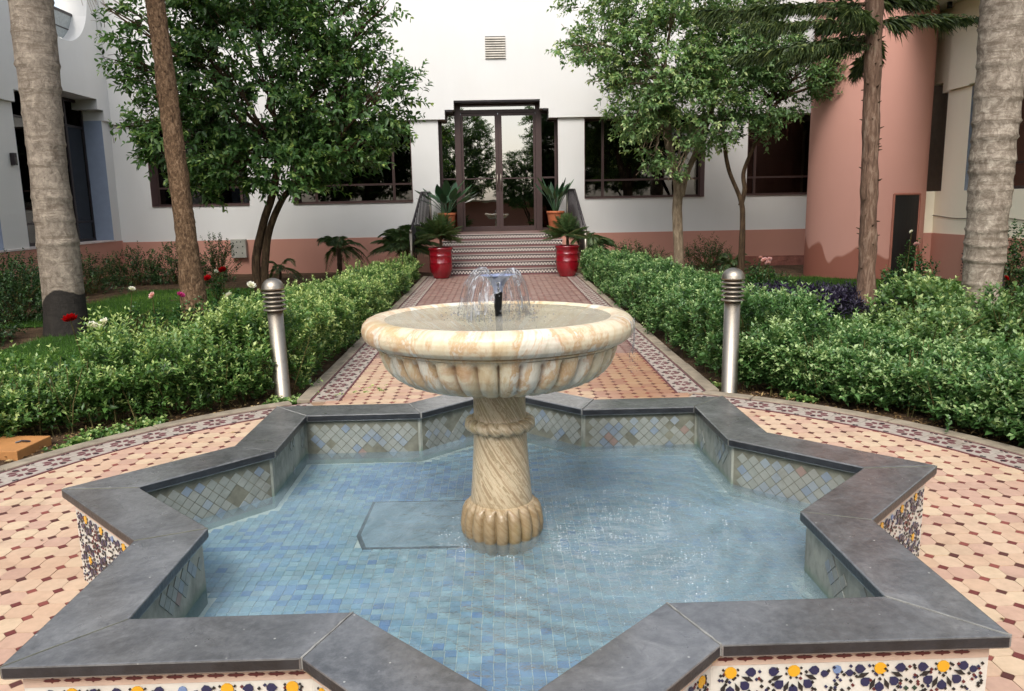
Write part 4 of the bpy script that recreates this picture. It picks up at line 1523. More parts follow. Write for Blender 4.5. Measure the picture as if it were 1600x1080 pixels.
# left wing: wall along Y at X = -8.83
XL = -8.83
lw = empty('left_wing', (XL, 10, -.3), 'white left wing with stepped window bays and deep blue grey reveals', 'building')
mb = MB()
zs = .74
for y0, y1 in ((15.43, YU - .001), (11.0 + 1.1, 11.0 + 1.12)): pass
bays = ((12.12, 15.43), (7.4, 11.35), (2.6, 6.6))
piers = ((15.43, YU - .002), (11.35, 12.12), (6.6, 7.4), (.5, 2.6))
for y0, y1 in piers: bx((XL - .5, y0, zs), (XL, y1 + (.075 if y1 > 15 else 0), 3.42)).build('pier', WHITE, lw)
bx((XL - .52, .5, -.6), (XL + .02, YB - .001, zs)).build('base_band', SALMON, lw)
bx((XL - .5, .5, zs), (XL + .035, 15.43, zs + .03)).build('sill', simple('pale_sill', '#cfc3bd', .7), lw)
# upper wall with stepped bay heads and one round opening
cyc, czc, rc = 14.1, 5.98, 1.1
XUl = XL + .07
def upper_low(y):
    for y0, y1 in bays:
        if y0 <= y <= y1:
            d = min(y - y0, y1 - y)
            return 3.42 if d < .0 else (3.64 if d < .25 else 3.85)
    return 3.42
mb = MB()
brk = sorted(set([.5, YU - .001] + [v for y0, y1 in bays for v in (y0, y0 + .25, y1 - .25, y1)]))
for y0, y1 in zip(brk[:-1], brk[1:]):
    zl = upper_low((y0 + y1) / 2)
    if y1 <= cyc - rc or y0 >= cyc + rc:
        mb.box((XL - .5, y0, zl), (XUl, y1, TOP))
        continue
    n_ = max(2, int((y1 - y0) / .06))
    for i in range(n_):
        a, b = y0 + (y1 - y0) * i / n_, y0 + (y1 - y0) * (i + 1) / n_
        ha = math.sqrt(max(0, rc * rc - (a - cyc) ** 2)); hb = math.sqrt(max(0, rc * rc - (b - cyc) ** 2))
        for (za0, za1, zb0, zb1) in ((zl, czc - ha, zl, czc - hb), (czc + ha, TOP, czc + hb, TOP)):
            vv = [(x, yy, z) for x in (XL - .5, XUl) for yy, z in ((a, za0), (b, zb0), (b, zb1), (a, za1))]
            mb.poly(vv, [(4, 5, 6, 7), (3, 2, 1, 0), (0, 1, 5, 4), (2, 3, 7, 6), (1, 2, 6, 5), (3, 0, 4, 7)])
mb.build('upper_wall', WHITE, lw, recalc=True)
mb = MB()
mb.box((XL - 2.0, 12.4, 4.7), (XL - 1.9, 15.75, TOP)); mb.box((XL - 1.9, 12.4, 4.7), (XL - .5, 15.75, 4.8))
mb.build('balcony_recess', WHITE, lw)
XR = XL - .25
rail = MB()
rail.box((XR - .02, 13.0, 5.56), (XR + .02, 15.2, 5.61)); rail.box((XR - .012, 13.0, 5.24), (XR + .012, 15.2, 5.262))
rail.box((XR - .015, 15.17, 5.0), (XR + .015, 15.2, 5.56))
ra = rail.build('balcony_rail', DARKFRAME, lw)
bx((XR - .004, 13.0, 5.03), (XR + .004, 15.17, 5.555)).build('glass_panel', simple('frosted_panel', '#9aa09f', .35, nscale=30, var=.2), ra)
for y0, y1 in bays:
    XG = XL - .45
    fm = MB()
    fm.box((XG, y0, zs + .03), (XG + .05, y0 + .06, 3.84)); fm.box((XG, y1 - .06, zs + .03), (XG + .05, y1, 3.84))
    fm.box((XG, y0 + .06, 3.78), (XG + .05, y1 - .06, 3.84)); fm.box((XG, y0 + .06, zs + .03), (XG + .05, y1 - .06, zs + .09))
    ms = [y1 - .75, y1 - 1.9]
    for m in ms: fm.box((XG + .002, m - .035, zs + .09), (XG + .056, m + .035, 3.78))
    ed = sorted([y0 + .06, y1 - .06] + [v for m in ms for v in (m - .035, m + .035)])
    for a, b in zip(ed[::2], ed[1::2]):
        fm.box((XG + .003, a, 1.18), (XG + .047, b, 1.225))
        fm.box((XG + .003, a, 3.24), (XG + .047, b, 3.285))
    fo = fm.build('window', DARKFRAME, lw)
    for a, b in zip(ed[::2], ed[1::2]):
        bx((XG + .02, a, zs + .09), (XG + .026, b, 1.18)).build('pane', WINGLASS, fo)
        bx((XG + .02, a, 1.225), (XG + .026, b, 3.24)).build('pane', WINGLASS, fo)
    bx((XG + .05, y1 - .008, zs + .03), (XL - .002, y1 + .001, 3.42)).build('reveal', BLUEREV, fo)
    bx((XG + .05, y0 - .001, zs + .03), (XL - .002, y0 + .008, 3.42)).build('reveal', BLUEREV, fo)
    rm = MB()
    rm.poly([(XG - .01, y0, zs), (XG - .01, y1, zs), (XG - .01, y1, 3.84), (XG - .01, y0, 3.84), (XG - 2, y0, zs), (XG - 2, y1, zs), (XG - 2, y1, 3.84), (XG - 2, y0, 3.84)],
            [(4, 5, 6, 7), (0, 1, 5, 4), (3, 7, 6, 2), (0, 4, 7, 3), (1, 2, 6, 5)])
    rm.build('dark_room', INTERIOR, fo)
    if y0 > 12:
        bx((XG - .25, 13.55, zs + .05), (XG - .22, 14.65, 3.3)).build('curtain', simple('grey_blind', '#5b5a4e', .9), fo)
wl_ = empty('wall_light', (XL, 11.9, 2.36), 'small black wall light on the left wing pier behind the thick palm', 'wall light')
bx((XL + .001, 11.86, 2.28), (XL + .09, 11.94, 2.50)).build('housing', DARKFRAME, wl_, bevel=.01)
bx((XL + .09, 11.875, 2.31), (XL + .094, 11.925, 2.42)).build('lens', simple('frosted_lens', '#55524c', .4), wl_)

# round stair tower
tw = empty('round_tower', (7.36, 12.95, -.2), 'round salmon plastered tower with dark damp patches at its foot', 'tower')
mb = MB(); mb.smooth = True
mb.lathe([(1.09, -.4), (1.09, 4.86), (1.09, TOP)], 96, (7.36, 12.95, 0), None, cap=False)
mb.build('drum', DRUM, tw)
mb = MB(); mb.lathe([(1.09, TOP), (.01, TOP)], 48, (7.36, 12.95, 0), None, cap=False); mb.build('cap', WHITE, tw)
def on_drum(a, r): return Vector((7.36 + r * cos(a), 12.95 + r * sin(a), 0))
a0, a1 = math.atan2(11.90 - 12.95, 7.40 - 7.36), math.atan2(12.06 - 12.95, 7.98 - 7.36)
mb = MB()
q0, q1 = on_drum(a0, 1.10), on_drum(a1, 1.10)
mid = [on_drum(a0 + (a1 - a0) * t_ / 8, 1.094 + .0) for t_ in range(9)]
mid2 = [on_drum(a0 + (a1 - a0) * t_ / 8, 1.104) for t_ in range(9)]
for t_ in range(8):
    p0, p1, p2, p3 = mid[t_], mid[t_ + 1], mid2[t_ + 1], mid2[t_]
    mb.prism([(p.x, p.y) for p in (p3, p2, p1, p0)], -.22, 1.44)
drd = mb.build('dark_doorway', simple('black_doorway', '#0d0c0c', .5, bump=0), tw)
mb = MB()
for a in (a0, a1):
    p = on_drum(a, 1.105)
    mb.tube([(p.x, p.y, -.2), (p.x, p.y, 1.46)], .022, 8)
for t_ in range(8):
    p0, p1 = on_drum(a0 + (a1 - a0) * t_ / 8, 1.105), on_drum(a0 + (a1 - a0) * (t_ + 1) / 8, 1.105)
    mb.tube([(p0.x, p0.y, 1.455), (p1.x, p1.y, 1.455)], .022, 6)
mb.build('door_frame', simple('salmon_trim', '#9c6250', .7), tw)
# dark slot window between tower and wall, upper floor
sw = bx((7.45, YU - .006, 4.2), (7.9, YU + .01, 6.6)).build('slot_window', DARKFRAME, main)
bx((7.49, YU - .009, 4.24), (7.86, YU - .007, 6.56)).build('pane', WINGLASS, sw)

# right wing: wall along Y at X = 8.5
XRW = 8.5
rw = empty('right_wing', (XRW, 9, -.3), 'cream right wing beside the round tower, salmon base and stepped window bay', 'building')
mb = MB()
mb.box((XRW, 1, -.6), (XRW + .4, 12.78, 1.5))
mb.box((8.1, 12.45, -.6), (XRW - .001, 12.85, 1.5))
for y0, y1 in ((11.5, 12.25), (5.9, 6.6), (1, 2.2)): mb.box((XRW, y0, 1.5), (XRW + .4, y1, 3.33))
mb.build('lower_wall', CREAM, rw)
mb = MB()
mb.box((XRW - .02, 1, -.6), (XRW - .001, 12.43, .70)); mb.box((8.11, 12.43, -.6), (XRW - .001, 12.449, .70))
mb.build('base_band', SALMON, rw)
mb = MB()
for y0, y1, z in ((1, 2.2, 3.33), (2.2, 5.9, 3.36), (5.9, 11.5, 3.36), (11.5, 12.16, 3.34)): mb.box((XRW - .07, y0, z), (XRW + .5, y1, 4.86))
for y0, y1, z in ((12.16, 12.49, 3.33), (12.49, 12.86, 3.52), (12.86, 15.7, 3.76)): mb.box((XRW + .02, y0, z), (XRW + .5, y1, 4.86))
mb.build('upper_wall', CREAM, rw)
bx((XRW + .38, 12.25, 1.5), (XRW + .42, 15.7, 3.9)).build('bay_panel', simple('grey_brown_blind', '#77695a', .8), rw)
for y0, y1 in ((6.6, 11.5), (2.2, 5.9)):
    fm = MB()
    XG = XRW + .38
    fm.box((XG, y0, 1.5), (XG + .05, y0 + .06, 3.36)); fm.box((XG, y1 - .06, 1.5), (XG + .05, y1, 3.36))
    fm.box((XG, y0 + .06, 3.3), (XG + .05, y1 - .06, 3.36)); fm.box((XG, y0 + .06, 1.5), (XG + .05, y1 - .06, 1.56))
    fm.box((XG, y0 + .06, 1.93), (XG + .05, y1 - .06, 1.97))
    fo = fm.build('window', DARKFRAME, rw)
    bx((XG + .02, y0 + .06, 1.97), (XG + .026, y1 - .06, 3.3)).build('pane', WINGLASS, fo)
    bx((XG + .02, y0 + .06, 1.56), (XG + .026, y1 - .06, 1.93)).build('pane', WINGLASS, fo)
    srm = simple('slate_reveal', '#6f7680', .8) if y0 > 6 else bpy.data.materials['slate_reveal']
    bx((XRW + .002, y1 - .008, 1.5), (XG, y1 + .001, 3.33)).build('reveal', srm, fo)
    bx((XRW + .002, y0 - .001, 1.5), (XG, y0 + .008, 3.33)).build('reveal', srm, fo)
    rm = MB()
    rm.poly([(XG + .06, y0, 1.4), (XG + .06, y1, 1.4), (XG + .06, y1, 3.36), (XG + .06, y0, 3.36), (XG + 2, y0, 1.4), (XG + 2, y1, 1.4), (XG + 2, y1, 3.36), (XG + 2, y0, 3.36)],
            [(4, 5, 6, 7), (0, 1, 5, 4), (3, 7, 6, 2), (0, 4, 7, 3), (1, 2, 6, 5)])
    rm.build('dark_room', INTERIOR, fo)
# roof overhang
bx((7.36, 8.2, 4.865), (9.6, YU - .14, 5.15)).build('overhang', WHITE, rw)
sp = empty('ceiling_spotlight', (8.27, 12.2, 4.86), 'small black cylindrical spotlight under the roof overhang beside the tower', 'spotlight')
m_ = MB(); m_.smooth = True
m_.lathe([(.03, 0), (.045, -.005), (.045, -.10), (.04, -.10), (.036, -.07), (.0001, -.07)], 20, (8.27, 12.02, 4.863), cap=False)
m_.build('housing', simple('black_enamel', '#0e0e0f', .4, bump=0), sp)
m_ = MB(); m_.lathe([(.034, -.072), (.034, -.078), (.0001, -.08)], 16, (8.27, 12.02, 4.863), cap=False); m_.build('lens', simple('spot_lens', '#6b6a66', .2), sp)
cb = MB(); cb.smooth = True
pts = [(XRW - .012, 12.62 + (6.5 - 12.62) * t_ / 24, 1.045 - .05 * sin(t_ / 24 * pi * 3) ** 2 - (.02 if 5 < t_ < 9 else 0)) for t_ in range(25)]
cb.tube(pts, .008, 6)
tag(cb.build('wall_cable', simple('grey_cable', '#7b7568', .7, bump=0)), 'thin grey cable sagging along the cream wall above the salmon band', 'cable')
# perforated screen bricks low in the wall
for (y0, y1) in ((10.75, 11.35), (8.9, 9.9)):
    g = MB()
    hol = MB()
    g.box((XRW - .035, y0, -.05), (XRW - .021, y1, .48))
    gr = g.build('air_screen', SALMON, rw)
    i = 0
    for zz in np.arange(.0, .46, .052):
        for yy in np.arange(y0 + .03, y1 - .02, .052):
            hol.prism(regpoly(4, .02), 0, .002, Matrix.Translation((XRW - .036, yy + (.026 if i % 2 else 0), zz)) @ Matrix.Rotation(-pi / 2, 4, 'Y'))
        i += 1
    hol.build('opening', simple('dark_opening', '#2a1714', .9, bump=0), gr, kind='stuff')

# ------------------------------------------------------------------ entrance steps
def riser_mat():
    t = NT('mosaic_riser')
    p = t.pos()
    sep = t.n('ShaderNodeSeparateXYZ')
    t.l(p, sep.inputs[0])
    def sq_(sock, per, duty, off=0.0):
        f = t.math('FRACT', t.math('ADD', t.math('MULTIPLY', sock, 1 / per), off))
        return t.math('LESS_THAN', f, duty)
    xx = sq_(sep.outputs[0], .064, .5)
    zc = t.math('FRACT', t.math('MULTIPLY', t.math('ADD', sep.outputs[2], 0.0), 1 / .12917))
    row1 = t.math('MULTIPLY', t.math('GREATER_THAN', zc, .30), t.math('LESS_THAN', zc, .52))
    row2 = t.math('MULTIPLY', t.math('GREATER_THAN', zc, .52), t.math('LESS_THAN', zc, .74))
    xx2 = sq_(sep.outputs[0], .064, .5, .5)
    m = t.math('ADD', t.math('MULTIPLY', row1, xx), t.math('MULTIPLY', row2, xx2))
    c = t.mix(m, srgb('#2c1f24'), srgb('#d6cec4'))
    edge = t.math('LESS_THAN', zc, .22)
    c = t.mix(t.math('MULTIPLY', edge, sq_(sep.outputs[0], .032, .55)), c, srgb('#8a5a58'))
    t.set(c, .4)
    return t.m
RISER = riser_mat()
TREAD = tilemat('tread_tile', '#6d524b', .6, .3)
NOSE = simple('pale_nosing', '#aaa099', .5, nscale=30, var=.12)
st = empty('entrance_steps', (0, 13.0, 0), 'six tiled steps with mosaic risers and pale nosings leading to the brown glass doors', 'steps')
RZ = LZ / 6
for k in range(6):
    y0 = 12.98 + k * .285
    y1 = YD if k == 5 else y0 + .285 + .02
    z0, z1 = k * RZ, (k + 1) * RZ
    o = bx((-1.22, y0 + .01, z0 - .02), (1.40, y1 if k == 5 else y0 + .3, z1 - .013)).build('step', SALMON, st)
    bx((-1.2, y0, z0 + .002), (1.38, y0 + .009, z1 - .014)).build('mosaic_riser', RISER, o)
    bx((-1.22, y0 - .018, z1 - .013), (1.40, y0 + .03, z1)).build('nosing', NOSE, o, bevel=.004)
    bx((-1.22, y0 + .031, z1 - .013), (1.40, y1 - .001, z1 - .001)).build('tread', TREAD, o)
for xa_, xb_ in ((-1.9, -1.225), (1.405, 2.0)):
    bx((xa_, 14.42, -.3), (xb_, YB - .03, LZ - .03)).build('landing_block', SALMON, st)
    bx((xa_ - .003, 14.40, LZ - .029), (xb_, YB - .03, LZ)).build('landing_slab', TREAD, st)
def handrail(sx, label):
    xa, xb = (-1.76, -1.56) if sx < 0 else (1.76, 1.62)
    ya, yb = 13.02, 15.55
    e = empty('handrail', (xa, ya, 0), label, 'handrail', 'handrails beside the entrance steps')
    def P(t_, z): return (xa + (xb - xa) * t_, ya + (yb - ya) * t_, z)
    def zb(t_): return min(LZ, t_ * 1.75 * LZ)
    tp = MB(); tp.smooth = True
    tp.tube([P(0, .9), P(.57, .9 + LZ + .02), P(1, .94 + LZ)], .024, 10)
    tp.build('top_rail', DARKFRAME, e)
    for t_ in (0, 1.0):
        m = MB(); m.smooth = True
        m.tube([P(t_, zb(t_) - (.0 if t_ == 0 else 0)), P(t_, zb(t_) + .88)], .03, 12)
        m.tube([P(t_, zb(t_) + .88), P(t_, zb(t_) + .94)], [.034, .02], 12)
        m.build('post', STEEL, e)
    for k in range(1, 14):
        t_ = k / 14
        m = MB(); m.smooth = True
        zt = .9 + (LZ + .02) * t_ / .57 if t_ < .57 else .92 + LZ + .02 * (t_ - .57)
        m.tube([P(t_, zb(t_) + .0), P(t_, zt - .01)], .014, 6)
        m.build('baluster', DARKFRAME, e)
handrail(-1, 'dark handrail with steel posts between the bird of paradise pot and the small palms')
handrail(1, 'dark handrail with steel posts beside the terracotta pot of upright pointed leaves')

# ------------------------------------------------------------------ pots
def pot(name, loc, label, cat, prof, mat, ridges=(), group=None, soilz=None):
    e = empty(name, loc, label, cat, group)
    m = MB(); m.smooth = True
    m.lathe(prof, 48, loc, None, cap=True)
    m.build('body', mat, e)
    s_ = MB(); s_.lathe([(prof[-1][0] * .86, soilz), (.001, soilz + .01)], 24, loc, cap=False)
    s_.build('soil', SOIL, e)
    return e
redp = [(.15, .0), (.155, .02), (.19, .08), (.218, .17), (.226, .26), (.224, .30), (.228, .305), (.224, .31), (.222, .40), (.221, .44), (.226, .445), (.221, .45), (.222, .53), (.236, .55), (.243, .575), (.243, .595), (.232, .602), (.218, .595), (.214, .54)]
pot('red_pot', (-1.135, 12.55, .003), 'glossy red glazed pot at the foot of the steps, by the yellow-green hedge', 'plant pot', redp, POTRED, group='red pots at the foot of the steps', soilz=.55)
pot('red_pot', (1.335, 12.42, .003), 'glossy red glazed pot at the steps, on the tower side of the path', 'plant pot', redp, POTRED, group='red pots at the foot of the steps', soilz=.55)
terp = [(.13, 0), (.14, .01), (.19, .38), (.195, .40), (.205, .40), (.205, .46), (.19, .46), (.185, .42)]
pot('terracotta_pot', (-1.16, 15.2, LZ + .003), 'round terracotta pot on the landing under the broad fan of dark leaves', 'plant pot', terp, TERRA, group='terracotta pots by the doors', soilz=.42)
pot('terracotta_pot', (1.32, 15.2, LZ + .003), 'square-shouldered terracotta pot on the landing holding narrow upright leaves', 'plant pot', terp, TERRA, group='terracotta pots by the doors', soilz=.42)

# ------------------------------------------------------------------ bollard lights
def bollard(loc, label, htop, tilt):
    e = empty('bollard_light', loc, label, 'bollard light', 'steel bollard lights beside the basin')
    L_ = (0, 0, 0)
    def lp(name, prof, mat=STEEL, n=40):
        m = MB(); m.smooth = True
        m.lathe(prof, n, loc, cap=False)
        return m.build(name, mat, e)
    zh = htop - .245
    lp('shaft', [(.062, 0), (.062, .012), (.0575, .016), (.0575, zh), (.0, zh)])
    lp('lamp_core', [(.044, zh), (.044, zh + .155), (.0, zh + .155)], simple('lamp_core_glass', '#a9a79c', .3))
    for k in range(5):
        z = zh + .008 + k * .032
        lp('louvre_ring', [(.05, z + .012), (.082, z), (.0845, z + .004), (.082, z + .008), (.055, z + .02)])
    dome = [(.05, zh + .158), (.082, zh + .162), (.084, zh + .17)] + [(.082 * cos(a), zh + .172 + .075 * sin(a)) for a in np.linspace(.05, pi / 2, 10)]
    lp('dome_cap', dome)
    e.rotation_euler = tilt
    return e
bollard((-1.66, 2.91, -.01), 'brushed steel louvred bollard light on the same side as the orange-brown inspection cover', .92, (0, R(-1.2), 0))
bollard((1.69, 2.75, -.01), 'brushed steel louvred bollard light at the hedge corner on the tower side', .94, (0, R(.3), 0))

# inspection hatch
hz = .0
h_ = empty('inspection_cover', (-3.15, 1.75, 0), 'two-piece orange-brown concrete inspection cover beside the kerb', 'inspection cover')
CV = simple('ochre_slab', '#b07a45', .8, nscale=6, var=.22, bump=.4, bscale=40)
MM = Matrix.Translation((-3.02, 1.80, 0)) @ Matrix.Rotation(R(-36), 4, 'Z')
a_ = MB(); a_.prism([(-.20, -.16), (.12, -.16), (.12, .16), (-.20, .16)], -.05, .035, Matrix.Translation((-2.98, 1.76, 0)) @ Matrix.Rotation(R(-4), 4, 'Z')); a_.build('cover_slab', CV, h_, bevel=.006)
a_ = MB(); a_.prism([(-.38, -.16), (.0, -.16), (.0, .16), (-.38, .16)], -.05, .03, Matrix.Translation((-3.20, 1.75, 0)) @ Matrix.Rotation(R(-4), 4, 'Z')); a_.build('cover_slab', CV, h_, bevel=.006)
a_ = MB(); a_.tube([(-2.98, 1.76, .038), (-2.95, 1.775, .045), (-2.92, 1.77, .045), (-2.90, 1.78, .038)], .006, 6); a_.build('lifting_ring', DARKFRAME, h_)

# ------------------------------------------------------------------ tall trunks
def trunk_mesh(pts, radf, n=28, seg=60, amp=.02, fr=3.0, ring=None, seed=0.0):
    """smooth trunk through pts [(x,y,z)], radf(t,z) radius"""
    pts = [Vector(p) for p in pts]
    m = MB(); m.smooth = True
    vv = []
    for i in range(seg + 1):
        t = i / seg
        f = t * (len(pts) - 1)
        i0 = min(int(f), len(pts) - 2); q = f - i0
        p0 = pts[max(i0 - 1, 0)]; p1 = pts[i0]; p2 = pts[i0 + 1]; p3 = pts[min(i0 + 2, len(pts) - 1)]
        c = .5 * ((2 * p1) + (-p0 + p2) * q + (2 * p0 - 5 * p1 + 4 * p2 - p3) * q * q + (-p0 + 3 * p1 - 3 * p2 + p3) * q ** 3)
        for k in range(n):
            a = 2 * pi * k / n
            r = radf(t, c.z)
            r *= 1 + amp * mn.noise(Vector((cos(a) * 1.5 + seed, sin(a) * 1.5, c.z * fr)))
            if ring: r += ring(c.z, a)
            vv.append((c.x + r * cos(a), c.y + r * sin(a), c.z))
    ff = [(i * n + k, i * n + (k + 1) % n, (i + 1) * n + (k + 1) % n, (i + 1) * n + k) for i in range(seg) for k in range(n)]
    m.poly(vv, ff)
    return m

def ringf(heights, amp):
    def f(z, a):
        o = 0
        for h, w_ in heights:
            hh_ = h + .012 * sin(a + h * 7) + .008 * sin(2 * a + h * 3)
            d = z - hh_
            if -.035 < d < .16:
                o += w_ * amp * (math.exp(-(d / .02) ** 2) + .45 * (max(0, 1 - max(d, 0) / .16) if d > 0 else 0))
        return o
    return f

def frond(base, az, elev, length, droop, nl, ll, lw, r=random, tint=.5, gap=.12, twist=0.0, vdown=.35, width=.012):
    """pinnate frond -> rachis MB tube points and leaflet arrays"""
    d0 = Vector((cos(az) * cos(elev), sin(az) * cos(elev), sin(elev)))
    pts = []
    for i in range(14):
        t = i / 13
        p = Vector(base) + d0 * length * t
        p.z -= droop * length * t ** 2.2
        pts.append(p)
    P, D, Sd, L, T = [], [], [], [], []
    side0 = d0.cross(Vector((0, 0, 1))).normalized()
    for k in range(nl):
        t = gap + (1 - gap) * (k + .5) / nl
        f = t * 13; i0 = min(int(f), 12); q = f - i0
        p = pts[i0].lerp(pts[i0 + 1], q)
        tg = (pts[i0 + 1] - pts[i0]).normalized()
        nrm = side0.cross(tg)
        for s_ in (-1, 1):
            d = side0 * s_ * .85 + tg * (.45 + .6 * t) + nrm * (.15 - vdown) + Vector((r.gauss(0, .07), r.gauss(0, .07), r.gauss(0, .07)))
            P.append(p); D.append(d); Sd.append(tg)
            L.append(ll * (.45 + .9 * sin(pi * min(1, t * .9 + .1))) * (1 - .35 * t) * r.uniform(.85, 1.1)); T.append(min(1, max(0, r.gauss(tint, .12))))
    return pts, np.array(P), np.array(D), np.array(Sd), np.array(L), np.array(T)

def fronds_part(name, parent, specs, lw, mat=PALMLEAF, rach=.012, bend=.25, rmat=None):
    parts = []
    m = MB(); m.smooth = True
    for sp_ in specs:
        pts, P, D, Sd, L, T = frond(**sp_)
        m.tube(pts, [rach * (1 - .8 * i / 13) for i in range(14)], 5, cap=False)
        parts.append(leaves(P, D, Sd, L, np.full(len(P), lw), T, bend, .1))
    m.build('stalks', rmat or STEM, parent, kind='stuff')
    V, F, T = merge(parts)
    link_mesh(name, fast_mesh(name, V, F, mat, T), parent, kind='stuff')

# left palm
e = empty('palm_tree', (-5.48, 7.0, -.1), 'thick ringed grey palm trunk with a rounded black patch at its foot', 'palm tree')
hs_ = [(z + random.uniform(-.04, .04), random.uniform(.5, 1.2)) for z in (1.0, 1.36, 1.62, 1.98, 2.25, 2.58, 2.9, 3.16, 3.5, 3.85, 4.3, 4.7, 5.1, 5.5)]
trunk_mesh([(-5.50, 7, -.15), (-5.47, 7, .6), (-5.475, 7, 1.9), (-5.44, 7, 3.9), (-5.43, 7, 6.3)],
           lambda t, z: .218 + .05 * math.exp(-max(0, z + .1) / .35) + .012 * sin(z * 2.2), 40, 190, .035, 2.5, ringf(hs_, .012), 1).build('trunk', PALMBARK_L, e)
specs = [dict(base=(-5.43, 7, 6.25), az=k * 2 * pi / 13 + .2, elev=R(18 + 45 * (k % 3) / 2), length=2.3, droop=.35, nl=34, ll=.55, lw=.03) for k in range(13)]
fronds_part('crown', e, specs, .035)
m = MB(); m.smooth = True                  # old hanging fibres below the crown
for k in range(16):
    x0_ = random.uniform(-.05, .3)
    pts = [(-5.2 + x0_ * .2, 6.9, 6.0), (-4.98 + x0_ * .35, 6.85, 4.9), (-4.85 + x0_ * .6, 6.8, 4.25), (-4.72 + x0_ * .9, 6.8, 3.98 - random.uniform(0, .32))]
    m.tube(pts, [.006, .005, .004, .002], 4)
m.build('dry_fibre', simple('dry_straw', '#8d7558', .8), e, kind='stuff')

# right palm
e = empty('palm_tree', (5.84, 6.4, -.1), 'pale flaking palm trunk, dark down one side of its foot, before the cream wing', 'palm tree')
hs_ = [(z + random.uniform(-.05, .05), random.uniform(.6, 1.7)) for z in np.arange(.2, 6, .205)]
trunk_mesh([(5.84, 6.4, -.15), (5.805, 6.4, .4), (5.80, 6.4, 1.65), (5.80, 6.4, 3.6), (5.83, 6.4, 6.2)],
           lambda t, z: .205 + .045 * min(1, max(0, z) / 3.4) + .02 * math.exp(-max(0, z) / .3), 40, 210, .06, 3.2, ringf(hs_, .011), 4).build('trunk', PALMBARK_R, e)
specs = [dict(base=(5.83, 6.4, 6.15), az=k * 2 * pi / 13 + .5, elev=R(20 + 45 * (k % 3) / 2), length=2.3, droop=.35, nl=34, ll=.55, lw=.03) for k in range(13)]
fronds_part('crown', e, specs, .035)

# brown scaly trunk (conifer, crown out of sight)
def stubs(parent, fn, n, z0, z1, mat):
    m = MB(); m.smooth = True
    for k in range(n):
        z = random.uniform(z0, z1); a = random.uniform(0, 2 * pi)
        c, r = fn(z)
        p = Vector((c[0] + r * .9 * cos(a), c[1] + r * .9 * sin(a), z))
        d = Vector((cos(a), sin(a), random.uniform(-.2, .5)))
        m.tube([p, p + d * random.uniform(.03, .06)], [.012, .004], 5)
    return m.build('branch_stub', mat, parent, kind='stuff')
def conifer_branch(base, az, length, rise, r, nn=420, ll=.21):
    pts = []
    for i in range(12):
        t = i / 11
        p = Vector(base) + Vector((cos(az), sin(az), 0)) * length * t
        p.z += rise * length * t + .07 * length * sin(t * 5 + r.random() * .5) * t * .6
        pts.append(p)
    n = nn
    t = r.random(n) ** .8
    A = np.array(pts)
    f = t * 11; i0 = np.minimum(f.astype(int), 10); q = (f - i0)[:, None]
    P = A[i0] * (1 - q) + A[i0 + 1] * q
    tg = unit(A[i0 + 1] - A[i0])
    side = np.cross(tg, np.tile([0, 0, 1.], (n, 1)))
    th = r.normal(0, .9, n)
    s_ = np.where(r.random(n) < .5, -1, 1)
    D = side * (np.cos(th) * s_ * .8)[:, None] + tg * (.55 + .3 * t)[:, None]
    D[:, 2] += -.45 + .5 * r.normal(0, 1, n)
    P = P + r.normal(0, .022, (n, 3))
    L = ll * (1 - .4 * t) * r.uniform(.6, 1.2, n) * np.where(t < .10, .5, 1)
    V, F, T = leaves(P, D, np.cross(D, r.normal(0, 1, (n, 3))), L * (.7 + .45 * np.sin(t * 23 + az * 5) * np.sin(t * 9 + rise * 40)), .011, np.clip(r.normal(.42, .25, n), 0, 1), .35, .1)
    return pts, (V, F, T)
def conifer(e, x, y, branches, mat_b):
    m = MB(); m.smooth = True
    parts = []
    for (z, az, length, rise, nn) in branches:
        pts, lf = conifer_branch((x(z), y, z), az, length, rise, rng, nn)
        m.tube(pts, [.022 * (1 - .8 * i / 11) for i in range(12)], 6, cap=False)
        parts.append(lf)
    m.build('branch', mat_b, e, kind='stuff')
    V, F, T = merge(parts)
    link_mesh('needles', fast_mesh('needles', V, F, NEEDLE, T), e, kind='stuff')
e = empty('pine_tree', (-4.28, 8.1, -.1), 'leaning scaly brown trunk, flared at its root, before the citrus tree', 'tree')
bx_ = lambda z: -4.28 - .029 * z - .002 * z * z
trunk_mesh([(bx_(z), 8.1, z) for z in (-.15, .5, 1.2, 2, 3, 4, 5.5, 7.5)], lambda t, z: .118 + .052 * math.exp(-max(0, z) / .5) + .018 * max(0, 1 - z / 4), 24, 170, .12, 5, lambda z, a: .007 * abs(mn.noise(Vector((cos(a) * 4, sin(a) * 4, z * 9)))) * 2, 7).build('trunk', BROWNBARK, e)
stubs(e, lambda z: ((bx_(z), 8.1), .125), 60, .6, 4.5, BROWNBARK)
conifer(e, bx_, 8.1, [(5.4 + .35 * (k // 5), k * 1.257 + .3 * (k // 5), 1.9 - .12 * (k // 5), .12, 500) for k in range(30)], BROWNBARK)

